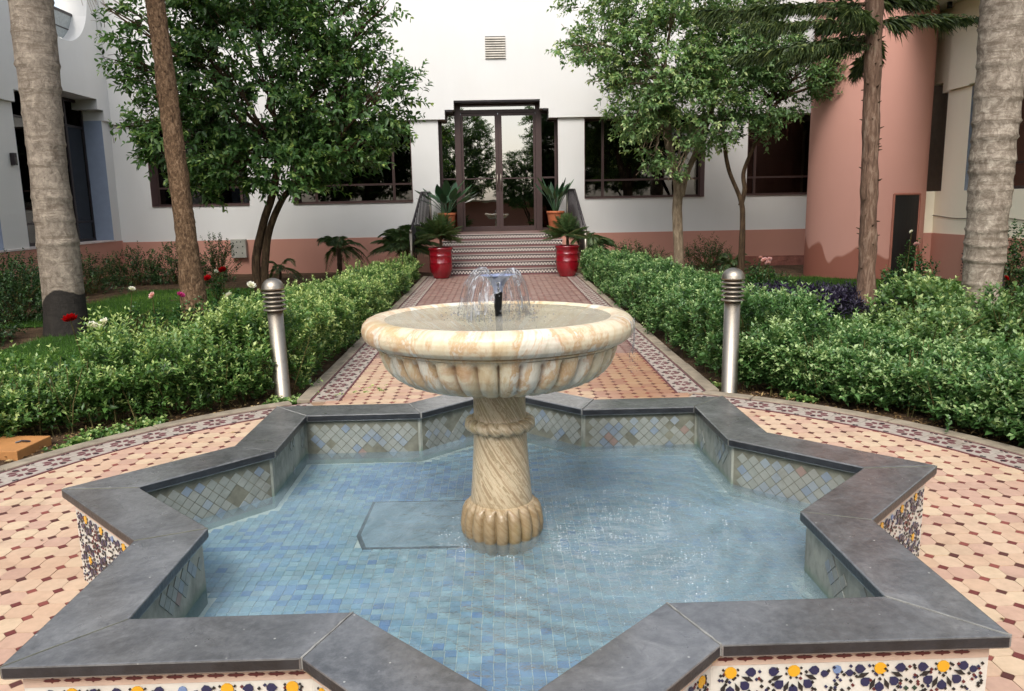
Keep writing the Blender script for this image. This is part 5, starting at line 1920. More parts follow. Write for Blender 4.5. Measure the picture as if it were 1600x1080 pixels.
# araucaria
e = empty('norfolk_pine', (4.74, 7.1, -.1), 'slim Norfolk pine with drooping dark green comb-like branches before the salmon tower', 'tree')
ax_ = lambda z: 4.745 - .034 * z
trunk_mesh([(ax_(z), 7.1, z) for z in (-.15, .4, 1, 1.8, 2.6, 3.6, 5, 7)], lambda t, z: .098 + .03 * math.exp(-max(0, z) / .35) + .006 * sin(z * 9), 24, 160, .09, 6, lambda z, a: .006 * abs(mn.noise(Vector((cos(a) * 5, sin(a) * 5, z * 6)))) * 2, 3).build('trunk', bark('norfolk_bark', '#3d2e26', '#6b5445', '#94806f').m, e)
stubs(e, lambda z: ((ax_(z), 7.1), .1), 46, .5, 3.4, DARKBARK)
br = [(3.50, R(2), 1.35, .06, 1500), (3.62, R(172), 2.1, .09, 2000), (3.45, R(188), 1.7, .03, 1700), (3.30, R(160), 1.75, -.02, 1600), (3.22, R(205), 1.35, -.05, 1400),
      (3.30, R(62), 1.0, -.02, 1100), (3.35, R(112), 1.6, 0, 1300), (3.45, R(232), 1.1, .05, 1100), (3.72, R(150), 1.9, .06, 1500), (3.75, R(25), 1.0, .1, 1000), (3.15, R(80), .8, -.12, 900)]
for w_ in range(8):
    for k in range(6): br.append((4.05 + .38 * w_, k * 1.047 + w_ * .5, 2.0 - .16 * w_, .06, 420))
conifer(e, ax_, 7.1, br, DARKBARK)

# ------------------------------------------------------------------ leafy trees
def limb_path(p, q, wob=.08, n=6):
    p, q = Vector(p), Vector(q)
    d = q - p
    out = []
    for i in range(n + 1):
        t = i / n
        v = p + d * t + Vector((random.gauss(0, wob), random.gauss(0, wob), 0)) * sin(pi * t) * .5
        v.z += .12 * d.length * sin(pi * t) * .4
        out.append(v)
    return out

def leafy_tree(e, trunks, lobes, nshoot, leafL, leafW, mat, barkm, k=5, slen=.34, hole=.12, seed=0.0, six=True, tint0=.25, tint1=.7, shell=.55, hangs=0.0):
    for pts, r0, r1 in trunks:
        trunk_mesh(pts, lambda t, z, r0=r0, r1=r1: r0 + (r1 - r0) * t, 14, 50, .14, 3, None, seed).build('trunk', barkm, e)
    m = MB(); m.smooth = True
    ends = [Vector(t[0][-1]) for t in trunks]
    tips = []
    for (c, r, w_) in lobes:
        c = Vector(c)
        src = min(ends, key=lambda v: (v - c).length)
        path = limb_path(src, c, .12)
        m.tube(path, [.04 - .028 * i / 6 for i in range(7)], 7, cap=False)
        for _ in range(9):
            a = random.uniform(0, 2 * pi); b = random.uniform(-.5, 1.2)
            q = c + Vector((r[0] * cos(a) * cos(b), r[1] * sin(a) * cos(b), r[2] * sin(b))) * random.uniform(.7, .98)
            s0 = path[random.randint(2, 5)]
            pp = limb_path(s0, q, .1, 5)
            m.tube(pp, [.016 - .012 * i / 5 for i in range(6)], 5, cap=False)
            tips += pp[2:]
    m.build('branch', barkm, e, kind='stuff')
    tot = sum(w_ * r[0] * r[1] * r[2] for c, r, w_ in lobes)
    PP, DD = [], []
    for c, r, w_ in lobes:
        n = int(nshoot * w_ * r[0] * r[1] * r[2] / tot * 1.35)
        v = unit(rng.normal(0, 1, (n, 3)))
        rad = rng.uniform(0, 1, n) ** (1 / 3.0) * (1 - shell) + shell * rng.uniform(.75, 1.08, n)
        rad = rad * (1 + .42 * vnoise(v * 1.0 + np.array(c), 1.9, seed + 5))
        p = np.array(c) + v * np.array(r) * rad[:, None]
        nz = vnoise(p, 1.7, seed)
        nz2 = vnoise(p, 4.2, seed + 9)
        keep = (nz + .6 * nz2) > -hole - rng.uniform(0, .25, n)
        PP.append(p[keep]); DD.append((v * np.array(r) + rng.normal(0, .35, (n, 3)) + [0, 0, .25 - hangs])[keep])
    P = np.concatenate(PP); D = np.concatenate(DD)
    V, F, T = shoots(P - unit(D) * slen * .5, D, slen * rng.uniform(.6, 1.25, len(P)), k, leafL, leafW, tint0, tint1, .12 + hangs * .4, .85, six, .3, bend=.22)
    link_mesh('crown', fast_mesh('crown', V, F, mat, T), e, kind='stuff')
    # twigs that carry the shoots
    n = len(P)
    D = unit(D)
    Sd = unit(np.cross(D, rng.normal(0, 1, (n, 3))))
    q = P - D * slen * .75
    V = np.stack([q - Sd * .005, q + Sd * .005, P + D * slen * .45], 1).reshape(-1, 3)
    link_mesh('twigs', fast_mesh('twigs', V, np.arange(len(V)).reshape(-1, 3), barkm), e, kind='stuff')

e = empty('citrus_tree', (-4.3, 11.3, -.1), 'broad dark green citrus tree with two slanting trunks in front of the left windows', 'tree')
cit = e
leafy_tree(e, [([(-4.35, 11.3, -.15), (-4.36, 11.3, .5), (-4.18, 11.3, 1.15), (-3.95, 11.3, 1.75), (-3.8, 11.3, 2.5)], .085, .06),
               ([(-4.24, 11.28, -.15), (-4.20, 11.28, .45), (-4.06, 11.25, 1.05), (-3.72, 11.2, 1.66), (-3.3, 11.2, 2.0)], .075, .055)],
           [((-4.0, 11.3, 3.7), (1.75, 1.5, 1.5), 1), ((-5.55, 11.3, 4.55), (1.0, .9, .75), .9), ((-5.45, 11.2, 2.65), (.85, .9, .85), 1.2), ((-2.45, 11.3, 3.25), (1.1, 1.1, .8), 1.05),
            ((-2.75, 11.3, 4.45), (.9, .9, .8), .85), ((-3.8, 11.1, 2.15), (1.5, 1.2, .5), 1.5), ((-6.0, 11.2, 3.55), (.55, .6, .5), 1.0), ((-4.2, 11.3, 5.4), (2.0, 1.5, .9), .8), ((-2.6, 11.2, 2.4), (.75, .8, .45), 1.3),
            ((-6.45, 11.2, 4.75), (.32, .3, .18), 1.2), ((-6.45, 11.2, 3.95), (.28, .3, .16), 1.2), ((-6.35, 11.2, 2.85), (.3, .3, .15), 1.2), ((-1.5, 11.2, 3.6), (.32, .3, .2), 1.2), ((-1.85, 11.2, 4.75), (.35, .3, .28), 1.2), ((-5.1, 11.1, 1.8), (.5, .5, .25), 1.4)],
           4000, .135, .066, CITRUS, DARKBARK, 5, .36, .03, 3.0)
e = empty('ash_tree', (3.63, 13.0, -.1), 'light green leafy tree with a single pale forked trunk beside the entrance windows', 'tree')
leafy_tree(e, [([(3.68, 13, -.15), (3.64, 13, .5), (3.60, 13, 1.2), (3.60, 13, 1.75), (3.38, 13, 2.7), (3.3, 12.9, 3.6)], .115, .07),
               ([(3.66, 13, 1.5), (3.76, 13, 1.9), (3.98, 13, 2.4), (4.3, 13, 3.3)], .08, .05)],
           [((3.2, 12.7, 4.0), (1.3, 1.2, 1.25), 1), ((2.25, 12.6, 4.45), (.95, .8, .6), .75), ((3.9, 12.6, 3.15), (.85, .9, .85), 1.2), ((2.7, 12.6, 3.2), (.75, .7, .75), .9), ((1.55, 12.6, 4.25), (.55, .5, .35), .7),
            ((4.5, 12.7, 4.4), (.95, .9, .8), 1), ((3.05, 12.5, 2.35), (.45, .5, .45), 1.0), ((2.1, 12.5, 3.55), (.5, .4, .4), .6), ((3.4, 12.7, 5.4), (2.0, 1.4, .8), .8), ((3.45, 12.5, 1.98), (.22, .25, .25), 1.6)],
           3300, .105, .054, LIGHTTREE, GREYBARK, 5, .32, .06, 11.0, tint0=.3, tint1=.85)
e = empty('young_tree', (4.92, 13.0, -.1), 'thin dark twisted young tree with sparse twigs reaching toward the round tower', 'tree')
leafy_tree(e, [([(4.94, 13, -.15), (4.93, 13, .5), (4.93, 13, 1.0), (4.88, 13, 1.4), (4.62, 13, 2.0), (4.5, 13, 2.6), (4.45, 13, 3.2)], .07, .03),
               ([(4.89, 13.02, 1.3), (4.95, 13, 1.6), (4.93, 13, 2.0), (5.2, 12.9, 2.7), (5.5, 12.8, 3.3)], .055, .028)],
           [((5.2, 12.6, 3.3), (.75, .7, .5), 1), ((5.75, 12.5, 3.75), (.85, .7, .45), .85), ((6.3, 12.4, 3.5), (.55, .4, .22), .6), ((5.0, 12.6, 4.2), (.85, .8, .55), .9), ((4.5, 12.7, 2.85), (.4, .4, .35), 1.1), ((5.15, 12.5, 2.75), (.35, .35, .25), 1.1), ((6.6, 12.3, 3.95), (.4, .3, .15), .5)],
           1150, .095, .05, LIGHTTREE, DARKBARK, 4, .3, .12, 21.0, tint0=.15, tint1=.6)

# ------------------------------------------------------------------ hedges
def hedge(label, samples, P, N, H, leafL, leafW, mat, k=7, tall=.1, stemn=200, foot=None, t0=.2, t1=.8, origin=None, tallL=.22):
    """P points on / in the hedge, N outward directions"""
    e = empty('hedge', origin, label, 'hedge')
    n = len(P)
    leafL = leafL * np.exp(rng.normal(0, .22, n)); leafW = leafW * leafL / leafL.mean()
    LL0, LW0 = float(leafL.mean()), float(leafW.mean())
    D = unit(N) * .55 + rng.normal(0, .3, (n, 3)) + [0, 0, .75]
    ln = rng.uniform(.08, .17, n)
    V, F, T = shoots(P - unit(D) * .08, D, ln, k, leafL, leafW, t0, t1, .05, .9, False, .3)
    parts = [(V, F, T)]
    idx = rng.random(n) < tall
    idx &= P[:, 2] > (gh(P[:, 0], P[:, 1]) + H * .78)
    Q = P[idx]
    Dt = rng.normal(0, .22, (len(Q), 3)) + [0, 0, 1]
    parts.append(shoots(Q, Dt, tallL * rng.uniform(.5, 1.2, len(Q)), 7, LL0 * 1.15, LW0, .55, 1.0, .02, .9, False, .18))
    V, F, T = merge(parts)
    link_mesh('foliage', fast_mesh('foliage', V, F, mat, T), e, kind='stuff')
    m = MB(); m.smooth = True
    st_ = foot(stemn)
    for b, t_ in st_:
        midp = (Vector(b) + Vector(t_)) / 2 + Vector((random.gauss(0, .02), random.gauss(0, .02), 0))
        m.tube([b, midp, t_], [.005, .004, .002], 4, cap=False)
    m.build('stems', STEM, e, kind='stuff')
    return e

def box_hedge_pts(n, frame, length, width, hfun, skirt=.10):
    """frame(s, w) -> xy for s along, w across 0 = path side; returns P, N"""
    per = np.array([.30, .34, .16, .20])      # front, top, back, inside
    c = rng.choice(4, n, p=per)
    s_ = rng.uniform(0, length, n)
    u_ = rng.random(n)
    w_ = np.where(c == 0, rng.normal(.04, .04, n), np.where(c == 2, width - np.abs(rng.normal(0, .05, n)), u_ * width))
    h = hfun(s_, w_)
    z = np.where(c == 1, h * rng.uniform(.88, 1.04, n), skirt + (h - skirt) * u_ if True else 0)
    z = np.where(c == 3, skirt + (h - skirt) * rng.random(n) * .95, z)
    xy, nf = frame(s_, w_)
    N = np.zeros((n, 3))
    N[:, :2] = nf * np.where(c == 0, -1, np.where(c == 2, 1, 0))[:, None]
    N[:, 2] = np.where(c == 1, .6, .1)
    # the face swells and bays
    P = np.stack([xy[:, 0], xy[:, 1], z], 1)
    nz = vnoise(P, 2.6, 3.1)
    P[:, :2] += N[:, :2] * (nz * .16)[:, None]
    P[:, 2] += np.where(c == 1, nz * .13 + vnoise(P, 1.1, 17) * .06, 0)
    nz3 = vnoise(P, 5.5, 8.0)
    keep = nz3 + rng.uniform(-.1, .5, n) > -.12
    P[:, 2] += gh(P[:, 0], P[:, 1])
    return P[keep], N[keep]

def arc_frame(a0, a1, rfront, wid):
    def f(s_, w_):
        a = a0 + (a1 - a0) * s_
        rr = rfront(s_) + w_
        xy = np.stack([rr * np.cos(a), rr * np.sin(a)], 1)
        nf = np.stack([np.cos(a), np.sin(a)], 1)
        return xy, nf
    return f
def stems_for(frame, length, width, h):
    def f(n):
        out = []
        for _ in range(n):
            s_ = np.array([random.uniform(0, length)]); w_ = np.array([random.uniform(.05, width * .8)])
            xy, nf = frame(s_, w_)
            x, y = xy[0]
            z = float(gh(x, y)) - .02
            out.append(((x, y, z), (x + random.gauss(0, .09), y + random.gauss(0, .09), z + h * random.uniform(.5, .95))))
        return out
    return f
# basin hedge, left
fL = arc_frame(R(121), R(172), lambda s_: 3.30 + .62 * smoothstep(.25, .75, s_), .9)
hL = lambda s_, w_: .37 + .06 * np.sin(s_ * 9) + .03 * (w_ > .3) - .02 * smoothstep(.35, .75, s_)
P, N = box_hedge_pts(5400, fL, 1, .85, hL, .10)
_k = vnoise(P, 3.3, 31) + rng.uniform(-.1, .45, len(P)) > -.02
P, N = P[_k], N[_k]
hedge('loose privet hedge with tall pale shoots behind the two-piece orange-brown inspection cover', None, P, N, .5, .047, .024, HEDGE, 6, .42, 300, stems_for(fL, 1, .85, .5), .22, .85, (-2.9, 2.6, -.05), .26)
# basin hedge, right
fR = arc_frame(R(58), R(2), lambda s_: 3.27 + .05 * np.sin(s_ * 7), 1.0)
hR = lambda s_, w_: .345 + .04 * np.sin(s_ * 11 + 1) + .05 * (w_ > .4) + .06 * smoothstep(.4, .9, s_)
P, N = box_hedge_pts(9000, fR, 1, 1.0, hR, .11)
hedge('dense privet hedge round the basin on the tower side, in front of the purple-leaved bed', None, P, N, .5, .047, .027, HEDGEG, 6, .20, 260, stems_for(fR, 1, 1.0, .5), .18, .85, (3.2, 2.2, -.05), .17)
# path hedges
def path_frame(sx, x_in, y0):
    def f(s_, w_):
        x = sx * (x_in + w_) + X0
        xy = np.stack([x, y0 + s_], 1)
        nf = np.stack([np.full(len(s_), float(sx)), np.zeros(len(s_))], 1)
        return xy, nf
    return f
fp = path_frame(-1, 1.60, 3.0)
hp = lambda s_, w_: .58 - .22 * s_ / 9 + .04 * np.sin(s_ * 2.3) + .03 * np.sin(s_ * 5.1 + w_ * 4)
P, N = box_hedge_pts(10500, fp, 9.35, .80, hp, .10)
keep = rng.random(len(P)) < np.where(P[:, 1] < 7, 1, .72)
hedge('clipped yellow-green privet hedge along the path, on the citrus tree side', None, P[keep], N[keep], .62, .045, .023, HEDGE, 6, .10, 220, stems_for(fp, 9.3, .8, .6), .3, .95, (-2.0, 7.5, -.05), .15)
fp = path_frame(1, 1.60, 3.0)
hp = lambda s_, w_: .57 - .10 * s_ / 9 + .03 * np.sin(s_ * 2.3 + 1) + .02 * np.sin(s_ * 5.1 + w_ * 4)
P, N = box_hedge_pts(11500, fp, 9.35, .92, hp, .10)
keep = rng.random(len(P)) < np.where(P[:, 1] < 7, 1, .72)
hedge('clipped grey-green privet hedge along the path on the tower side, between bollard and red pot', None, P[keep], N[keep], .62, .045, .025, HEDGEG, 6, .05, 220, stems_for(fp, 9.3, .9, .6), .2, .75, (2.1, 7.5, -.05), .10)

# ------------------------------------------------------------------ shrubs
def shrub(name, label, cat, loc, rad, h, n, leafL, leafW, mat, k=5, slen=.2, t0=.2, t1=.7, group=None, skirt=.05):
    z0 = float(gh(loc[0], loc[1]))
    e = empty(name, (loc[0], loc[1], z0), label, cat, group)
    v = unit(rng.normal(0, 1, (n, 3)))
    v[:, 2] = np.abs(v[:, 2])
    rr = rng.uniform(.45, 1.02, n)
    P = v * [rad[0], rad[1], h] * rr[:, None] + [loc[0], loc[1], z0 + skirt]
    nz = vnoise(P, 2.4, loc[0] * 3)
    P[:, :2] += v[:, :2] * (nz * .25)[:, None]
    keep = nz + rng.uniform(0, .5, n) > -.05
    P = P[keep]; D = (v * .7 + rng.normal(0, .35, (n, 3)) + [0, 0, .7])[keep]
    V, F, T = shoots(P - unit(D) * slen * .5, D, slen * rng.uniform(.6, 1.2, len(P)), k, leafL, leafW, t0, t1, .1, .9, False, .3)
    link_mesh('foliage', fast_mesh('foliage', V, F, mat, T), e, kind='stuff')
    m = MB(); m.smooth = True
    for _ in range(26):
        a = random.uniform(0, 2 * pi); q = random.uniform(.2, .8)
        b = (loc[0] + random.gauss(0, .06), loc[1] + random.gauss(0, .06), z0 - .02)
        t_ = (loc[0] + rad[0] * q * cos(a), loc[1] + rad[1] * q * sin(a), z0 + h * random.uniform(.4, .85))
        m.tube([b, ((b[0] + t_[0]) / 2 + random.gauss(0, .03), (b[1] + t_[1]) / 2, (b[2] + t_[2]) / 2 + .05), t_], [.008, .006, .003], 4, cap=False)
    m.build('stems', STEM, e, kind='stuff')
    return e
for (x, y, rx, ry, h, n, lab) in (
        (-7.6, 13.6, .7, .5, .75, 420, 'dark low shrub in the corner of the left wing and the main wall'),
        (-6.75, 13.7, .65, .5, .85, 420, 'dark twiggy shrub against the salmon band, between the corner shrub and the leaning brown trunk'),
        (-5.95, 13.9, .5, .45, .95, 340, 'dark shrub just behind the leaning brown trunk, nearest the meter box'),
        (-7.7, 11.9, .7, .7, .75, 420, 'dark shrub at the wing wall seen behind the thick palm'),
        (-7.9, 10.0, .75, .85, .85, 520, 'green shrub under the left wing window, farther back of the pair left of the palm'),
        (-6.9, 8.3, .85, .75, .95, 800, 'large rounded green shrub left of the thick palm trunk'),
        (-6.3, 6.4, .55, .5, .55, 420, 'low shrub with pale blossoms at the foot of the large rounded shrub')):
    shrub('garden_shrub', lab, 'shrub', (x, y), (rx, ry), h, n, .06, .03, DARKLEAF, 5, .22, .15, .6)

def flower_mesh(name, r, mat):
    n_ = 26
    P, D, Sd, L, W = [], [], [], [], []
    for ring_, (cnt_, el, lr) in enumerate(((9, .25, 1.0), (8, .65, .9), (6, 1.05, .72), (3, 1.35, .5))):
        for k in range(cnt_):
            a = 2 * pi * k / cnt_ + ring_ * .5
            d = (cos(a) * cos(el), sin(a) * cos(el), sin(el))
            P.append((0, 0, 0)); D.append(d); Sd.append((-sin(a), cos(a), 0)); L.append(r * lr); W.append(r * .95 * lr)
    P, D, Sd = np.array(P, float), np.array(D), np.array(Sd)
    V, F, T = leaves(P, D, Sd, np.array(L), np.array(W), np.clip(rng.normal(.5, .25, len(P)), 0, 1), -.12, .22, True)
    return fast_mesh(name, V, F, mat, T)
FL = {'red': flower_mesh('blossom', .062, PRED), 'white': flower_mesh('blossom', .055, PWHITE), 'pink': flower_mesh('blossom', .05, PPINK), 'magenta': flower_mesh('blossom', .055, PMAG)}
def rose(label, loc, rad, h, n, flowers, mat=ROSELEAF, t0=.2, t1=.7):
    e = shrub('rose_bush', label, 'rose bush', loc, rad, h, n, .055, .036, mat, 4, .2, t0, t1)
    for c, p, s_ in flowers:
        m = MB(); m.smooth = True
        base = (loc[0] + random.gauss(0, .04), loc[1] + random.gauss(0, .04), float(gh(*loc)))
        md = ((base[0] + p[0]) / 2 + random.gauss(0, .03), (base[1] + p[1]) / 2, (base[2] + p[2]) / 2)
        m.tube([base, md, (p[0], p[1], p[2] - .01)], [.006, .005, .0035], 5, cap=False)
        so = m.build('stem', STEM, e)
        o = inst('blossom', FL[c], so, (0, 0, 0), (random.uniform(.3, .9), random.gauss(0, .3), random.uniform(0, 6)))
        o.location = Vector(p) - wloc(so)
        o.scale = (s_,) * 3
rose('rose bush with one big crimson bloom in front of the black palm foot', (-3.25, 3.15), (.22, .2), .42, 60, [('red', (-3.21, 2.95, .63), .95)])
rose('rose bush with a pair of cream-white blooms just right of the crimson rose', (-3.02, 3.25), (.2, .2), .38, 60, [('white', (-3.13, 3.1, .555), .9), ('white', (-3.05, 3.12, .57), .95)])
rose('rose bush with a single pale bloom on the lawn, first right of the thick palm', (-4.45, 6.6), (.25, .25), .4, 70, [('white', (-4.385, 6.5, .5), .85)])
rose('rose bush with a salmon-pink bloom on the lawn between palm and brown trunk', (-3.95, 6.1), (.25, .25), .38, 90, [('pink', (-3.93, 6.0, .472), .95)])
rose('rose bush with a magenta bloom touching the brown trunk', (-3.75, 6.6), (.28, .25), .38, 90, [('magenta', (-3.815, 6.5, .415), 1.05)])
rose('rose bush with two dark red blooms behind the brown trunk', (-4.25, 9.0), (.35, .3), .5, 120, [('red', (-4.33, 8.8, .41), 1.15), ('red', (-4.22, 9.15, .5), 1.2), ('white', (-4.30, 9.1, .49), .7)])
rose('bushy rose with two white blooms beside the near bollard', (-3.25, 7.15), (.55, .45), .46, 420, [('white', (-3.35, 6.8, .36), 1.15), ('white', (-3.11, 6.95, .47), 1.2)])
rose('rose bush with a cluster of light pink blooms before the young tree', (4.05, 9.1), (.3, .3), .42, 150, [('pink', (4.04, 9.0, .50), 1.1), ('pink', (4.12, 9.0, .50), 1.1), ('pink', (4.08, 8.95, .45), 1.1), ('pink', (4.0, 9.05, .53), .8)])
rose('tall rose bush with small blush blooms before the dark tower doorway', (5.60, 7.7), (.3, .3), .85, 300, [('white', (5.48, 7.5, .95), .6), ('pink', (5.56, 7.5, .78), .9)], t1=.6)
rose('dark leafed climbing rose at the frame edge beyond the pale palm', (6.75, 7.3), (.42, .4), 1.1, 420, [('red', (6.55, 7.1, .35), .7)], DARKLEAF)
shrub('leafy_shrub', 'bright yellow-green broad-leaved shrub in front of the tall blush rose', 'shrub', (5.0, 6.3), (.6, .45), .55, 420, .09, .05, LIGHTTREE, 4, .2, .3, .95)
shrub('leafy_shrub', 'broad-leaved green shrub at the foot of the pale palm, facing the basin hedge', 'shrub', (5.25, 5.0), (.55, .4), .55, 380, .08, .045, LIGHTTREE, 4, .2, .2, .8)
shrub('leafy_shrub', 'yellow-green shrub right of the pale palm trunk behind the basin hedge', 'shrub', (5.75, 4.3), (.6, .5), .72, 420, .085, .048, LIGHTTREE, 4, .2, .3, .95)
shrub('leafy_shrub', 'loose yellow-green shrub filling the gap before the purple bed, nearest the basin hedge', 'shrub', (4.1, 4.3), (.5, .4), .5, 300, .075, .042, LIGHTTREE, 4, .2, .3, .9)
shrub('leafy_shrub', 'mid-green leafy shrub at the frame edge right behind the basin hedge', 'shrub', (4.7, 3.2), (.55, .5), .55, 340, .07, .04, HEDGE, 4, .2, .3, .9)
shrub('leafy_shrub', 'straggling pale shrub behind the left hedge below the crimson rose', 'shrub', (-3.6, 3.0), (.55, .4), .44, 260, .06, .03, HEDGE, 5, .2, .3, .9)
shrub('leafy_shrub', 'straggling green shrub behind the left hedge in front of the leaning brown trunk', 'shrub', (-2.9, 4.3), (.5, .4), .42, 240, .06, .03, HEDGE, 5, .2, .3, .9)
shrub('leafy_shrub', 'grey-green tall shoots just behind the tower-side bollard', 'shrub', (2.75, 4.3), (.32, .4), .62, 260, .075, .035, HEDGEG, 5, .22, .4, .9)
shrub('leafy_shrub', 'dark ferny shrub against the salmon band right of the entrance steps', 'shrub', (3.0, 14.6), (.7, .4), .6, 260, .1, .02, DARKLEAF, 5, .3, .2, .6)
shrub('leafy_shrub', 'dark ferny shrub against the salmon band between the two slim right-hand trees', 'shrub', (4.6, 14.4), (.7, .4), .65, 260, .1, .02, DARKLEAF, 5, .3, .2, .6)
shrub('leafy_shrub', 'dark green low shrub on the lawn just behind the light pink roses', 'shrub', (4.4, 10.2), (.45, .4), .4, 200, .06, .03, DARKLEAF, 5, .2, .2, .6)
# purple bed
n = 1500
P = np.stack([rng.normal(4.35, .75, n), rng.normal(7.7, .75, n), np.zeros(n)], 1)
keep = ((P[:, 0] - 4.35) / 1.25) ** 2 + ((P[:, 1] - 7.7) / 1.3) ** 2 < 1
P = P[keep]
P[:, 2] = gh(P[:, 0], P[:, 1]) + rng.uniform(.02, .16, len(P)) + .08 * vnoise(P, 1.3)
D = rng.normal(0, .55, (len(P), 3)) + [0, 0, 1]
V, F, T = shoots(P, D, rng.uniform(.1, .24, len(P)), 5, .11, .028, .2, .8, .1, .8, False, .3)
link_mesh('purple_ground_cover', fast_mesh('purple_ground_cover', V, F, PURPLE, T), label='purple-black leaved ground cover round the foot of the Norfolk pine', cat='ground cover', kind='stuff')
# leaf litter and weeds on the soil by the kerb
n = 5200
a = rng.uniform(R(100), R(175), n); a[n // 2:] = rng.uniform(R(2), R(62), n - n // 2)
r_ = rng.uniform(3.2, 4.3, n)
P = np.stack([r_ * np.cos(a), r_ * np.sin(a), np.zeros(n)], 1)
P[:, 2] = gh(P[:, 0], P[:, 1]) + .012
D = rng.normal(0, 1, (n, 3)) * [1, 1, .25]
LIT = leafmat('dry_litter', '#4d3a26', '#7d6342', '#b39a6c', .8, .1, .2)
V, F, T = leaves(P, D, np.cross(D, rng.normal(0, .3, (n, 3)) + [0, 0, 1]), rng.uniform(.015, .045, n), .014, rng.random(n), .0, .3)
link_mesh('leaf_litter', fast_mesh('leaf_litter', V, F, LIT, T), label='dry brown leaf litter on the soil under the basin hedges', cat='leaf litter', kind='stuff')
n = 900
a = rng.uniform(R(104), R(160), n); a[600:] = rng.uniform(R(48), R(62), 300)
r_ = 3.19 + np.abs(rng.normal(0, .13, n))
P = np.stack([r_ * np.cos(a), r_ * np.sin(a), np.zeros(n)], 1)
keep = (vnoise(P, 2.2, 4) > .0) & ~((P[:, 0] < -2.75) & (P[:, 0] > -3.6) & (P[:, 1] < 1.95))
P = P[keep]; P[:, 2] = gh(P[:, 0], P[:, 1])
D = rng.normal(0, .7, (len(P), 3)) + [0, 0, 1]
V, F, T = shoots(P, D, .05, 3, .038, .034, .4, .9, .0, 1.0, False, .3)
link_mesh('weeds', fast_mesh('weeds', V, F, HEDGE, T), label='small round-leaved weeds along the concrete kerb', cat='weeds', kind='stuff')

n = 110
P = np.stack([rng.uniform(-3, 3, n), rng.uniform(-1.5, 6, n), np.full(n, .004)], 1)
P = P[[(math.hypot(x, y) < 2.9 or (abs(x) < 1.4 and y > 2)) and not in_star(x, y, 1.72) for x, y in P[:, :2]]]
D = rng.normal(0, 1, (len(P), 3)) * [1, 1, .12]
V, F, T = leaves(P, D, np.cross(D, rng.normal(0, .2, (len(P), 3)) + [0, 0, 1]), rng.uniform(.015, .04, len(P)), .013, rng.random(len(P)), .0, .3)
link_mesh('fallen_leaves', fast_mesh('fallen_leaves', V, F, LIT, T), label='small dry leaves fallen on the tiles round the basin', cat='fallen leaves', kind='stuff')

# ------------------------------------------------------------------ small palms and pot plants
def small_palm(label, loc, trunk_h, nf, length, ll, seed, tr=.06, elev=(10, 75), mat=PALMLEAF, name='small_palm', cat='palm', lw=.012, droop=.75, z0=None):
    random.seed(seed)
    if z0 is None: z0 = float(gh(loc[0], loc[1]))
    e = empty(name, (loc[0], loc[1], z0), label, cat)
    if trunk_h > .02:
        trunk_mesh([(loc[0], loc[1], z0 - .03), (loc[0] + .01, loc[1], z0 + trunk_h * .5), (loc[0], loc[1], z0 + trunk_h)], lambda t, z: tr * (1 - .15 * t), 12, 24, .2, 14).build('trunk', DARKBARK, e)
    specs = [dict(base=(loc[0], loc[1], z0 + trunk_h - .02), az=k * 2.4 + random.gauss(0, .2), elev=R(random.uniform(*elev)), length=length * random.uniform(.75, 1.1), droop=droop * random.uniform(.7, 1.2), nl=26, ll=ll, lw=lw, tint=random.uniform(.3, .6)) for k in range(nf)]
    fronds_part('fronds', e, specs, lw, mat, .007)
    return e
small_palm('small palm with an arching dry-tipped crown alone against the salmon band', (-3.52, 14.5), .62, 15, .85, .2, 1)
small_palm('bushy feathery palm crowding the steel post left of the steps', (-1.95, 13.6), .55, 30, 1.05, .24, 2, lw=.009, droop=.5)
small_palm('second feathery palm farther back, behind the left handrail', (-1.75, 14.9), .75, 16, .9, .25, 3)
small_palm('feathery palm spilling beside the handrail on the tower side of the steps', (1.98, 14.0), .5, 16, .85, .24, 4)
small_palm('thin young palm seedling by the slanting citrus trunks', (-4.75, 14.2), .25, 6, .75, .16, 5, .03)
small_palm('spiky fern-like palm between the ferny shrub and the young tree', (5.0, 14.0), .12, 9, .7, .16, 6, .04)
small_palm('fine-leaved papyrus-like palm growing in the red pot near the yellow-green hedge', (-1.135, 12.55), .30, 60, .52, .13, 7, .03, (-10, 88), name='pot_palm', cat='pot plant', lw=.0045, droop=.16, z0=.55)
small_palm('fine-leaved papyrus-like palm growing in the red pot on the tower side', (1.335, 12.42), .28, 60, .50, .13, 8, .03, (-10, 88), name='pot_palm', cat='pot plant', lw=.0045, droop=.16, z0=.55)
random.seed(11)
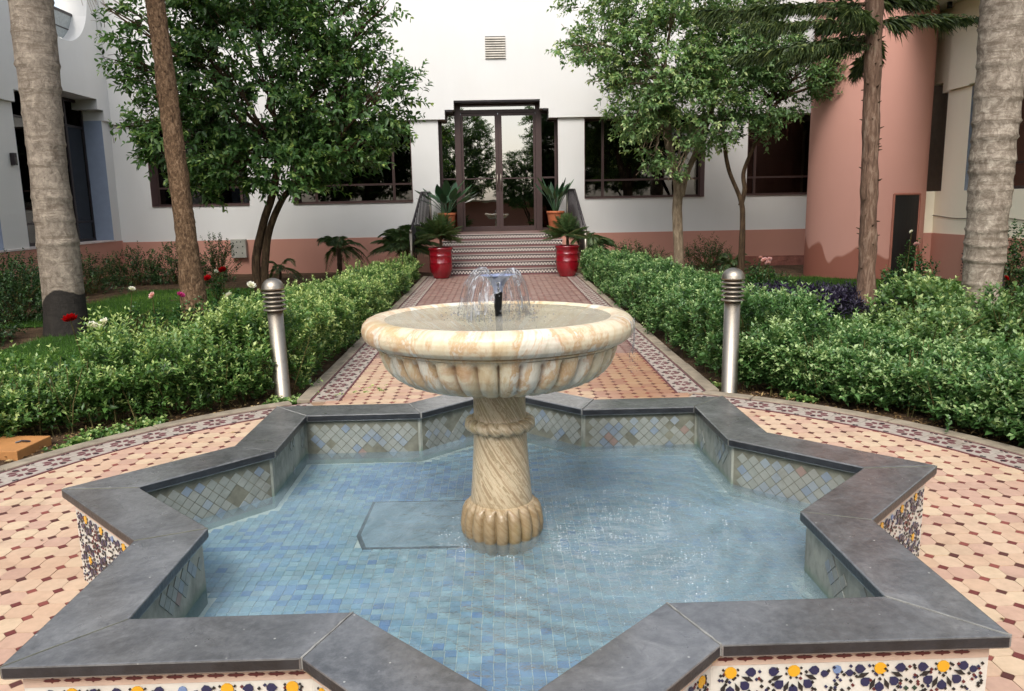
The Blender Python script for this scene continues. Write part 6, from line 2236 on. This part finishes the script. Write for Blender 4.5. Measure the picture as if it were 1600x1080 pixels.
def paddle(length, wid, stalk, curl):
    m = MB(); m.smooth = True
    n = 9
    vv = []
    def spine(t):
        return Vector((curl * (t ** 2) * length, 0, t * length * (1 - .18 * curl * t)))
    for i in range(n + 1):
        t = stalk + (1 - stalk) * i / n
        s_ = i / n
        w_ = wid * (sin(pi * min(1, s_ * 1.0 + .02)) ** .75) * (1 - .25 * s_) + .004
        p = spine(t)
        vv += [p + Vector((.25 * w_, w_, 0)), p, p + Vector((.25 * w_, -w_, 0))]
    ff = []
    for i in range(n):
        a = i * 3
        ff += [(a, a + 1, a + 4, a + 3), (a + 1, a + 2, a + 5, a + 4)]
    m.poly(vv, ff)
    m.tube([spine(stalk * i / 4) for i in range(5)] + [spine(stalk + (1 - stalk) * i / 4) + Vector((-.004, 0, 0)) for i in range(1, 5)], [.011, .01, .009, .008, .008, .006, .004, .003, .002], 6, cap=False)
    return m
def strelitzia(label, x, y, z, n, h, wid, spread):
    e = empty('bird_of_paradise', (x, y, z), label, 'pot plant')
    kinds = []
    for k in range(4):
        me = paddle(1.0, wid * random.uniform(.8, 1.15), .5, random.uniform(.12, .5)).mesh('leaf', STRELI)
        at = me.attributes.new('tint', 'FLOAT', 'FACE')
        at.data.foreach_set('value', [random.uniform(.2, .8)] * len(me.polygons))
        kinds.append(me)
    for k in range(n):
        q = k / n
        o = inst('leaf', kinds[k % 4], e, (x + .04 * cos(k * 2.4), y + .04 * sin(k * 2.4), z), (0, spread * (.25 + q) * random.uniform(.8, 1.1), k * 2.4))
        o.rotation_mode = 'XYZ'
        sc = h * random.uniform(.75, 1.08)
        o.scale = (sc, sc, sc)
strelitzia('bird of paradise plant spreading wide dark leaves in the pot left of the doors', -1.16, 15.2, LZ + .42, 20, .86, .13, .62)
strelitzia('bird of paradise plant with narrow upright blue-green leaves in the pot right of the doors', 1.32, 15.2, LZ + .42, 24, .86, .06, .34)

# ------------------------------------------------------------------ the garden behind the camera, seen in the door glass
bw = empty('garden_wall', (0, -14, -.1), 'low salmon garden wall behind the viewer, mirrored in the door glass', 'wall')
bx((-9, -14.2, -.3), (9, -14, 1.55)).build('wall_body', SALMON, bw)
bx((-9, -14.25, 1.55), (9, -13.95, 1.65)).build('capping', CREAM, bw)
copy_thing(cit, (3.4, -11.0, -.1), 1.1, 'broad leafy tree mirrored in the right door leaf', 1.15)
copy_thing(cit, (-2.2, -13.0, -.1), 2.6, 'dense leafy tree mirrored in the left side pane', 1.1)
copy_thing(cit, (1.9, -11.0, -.1), 3.3, 'lower leafy tree mirrored between the door leaves', .72)
copy_thing(cit, (7.5, -10.0, -.1), 4.0, 'leafy tree far to the side behind the viewer', 1.2)
copy_thing(cit, (-8.5, -9.0, -.1), 5.2, 'leafy tree beside the left wing behind the viewer', 1.2)
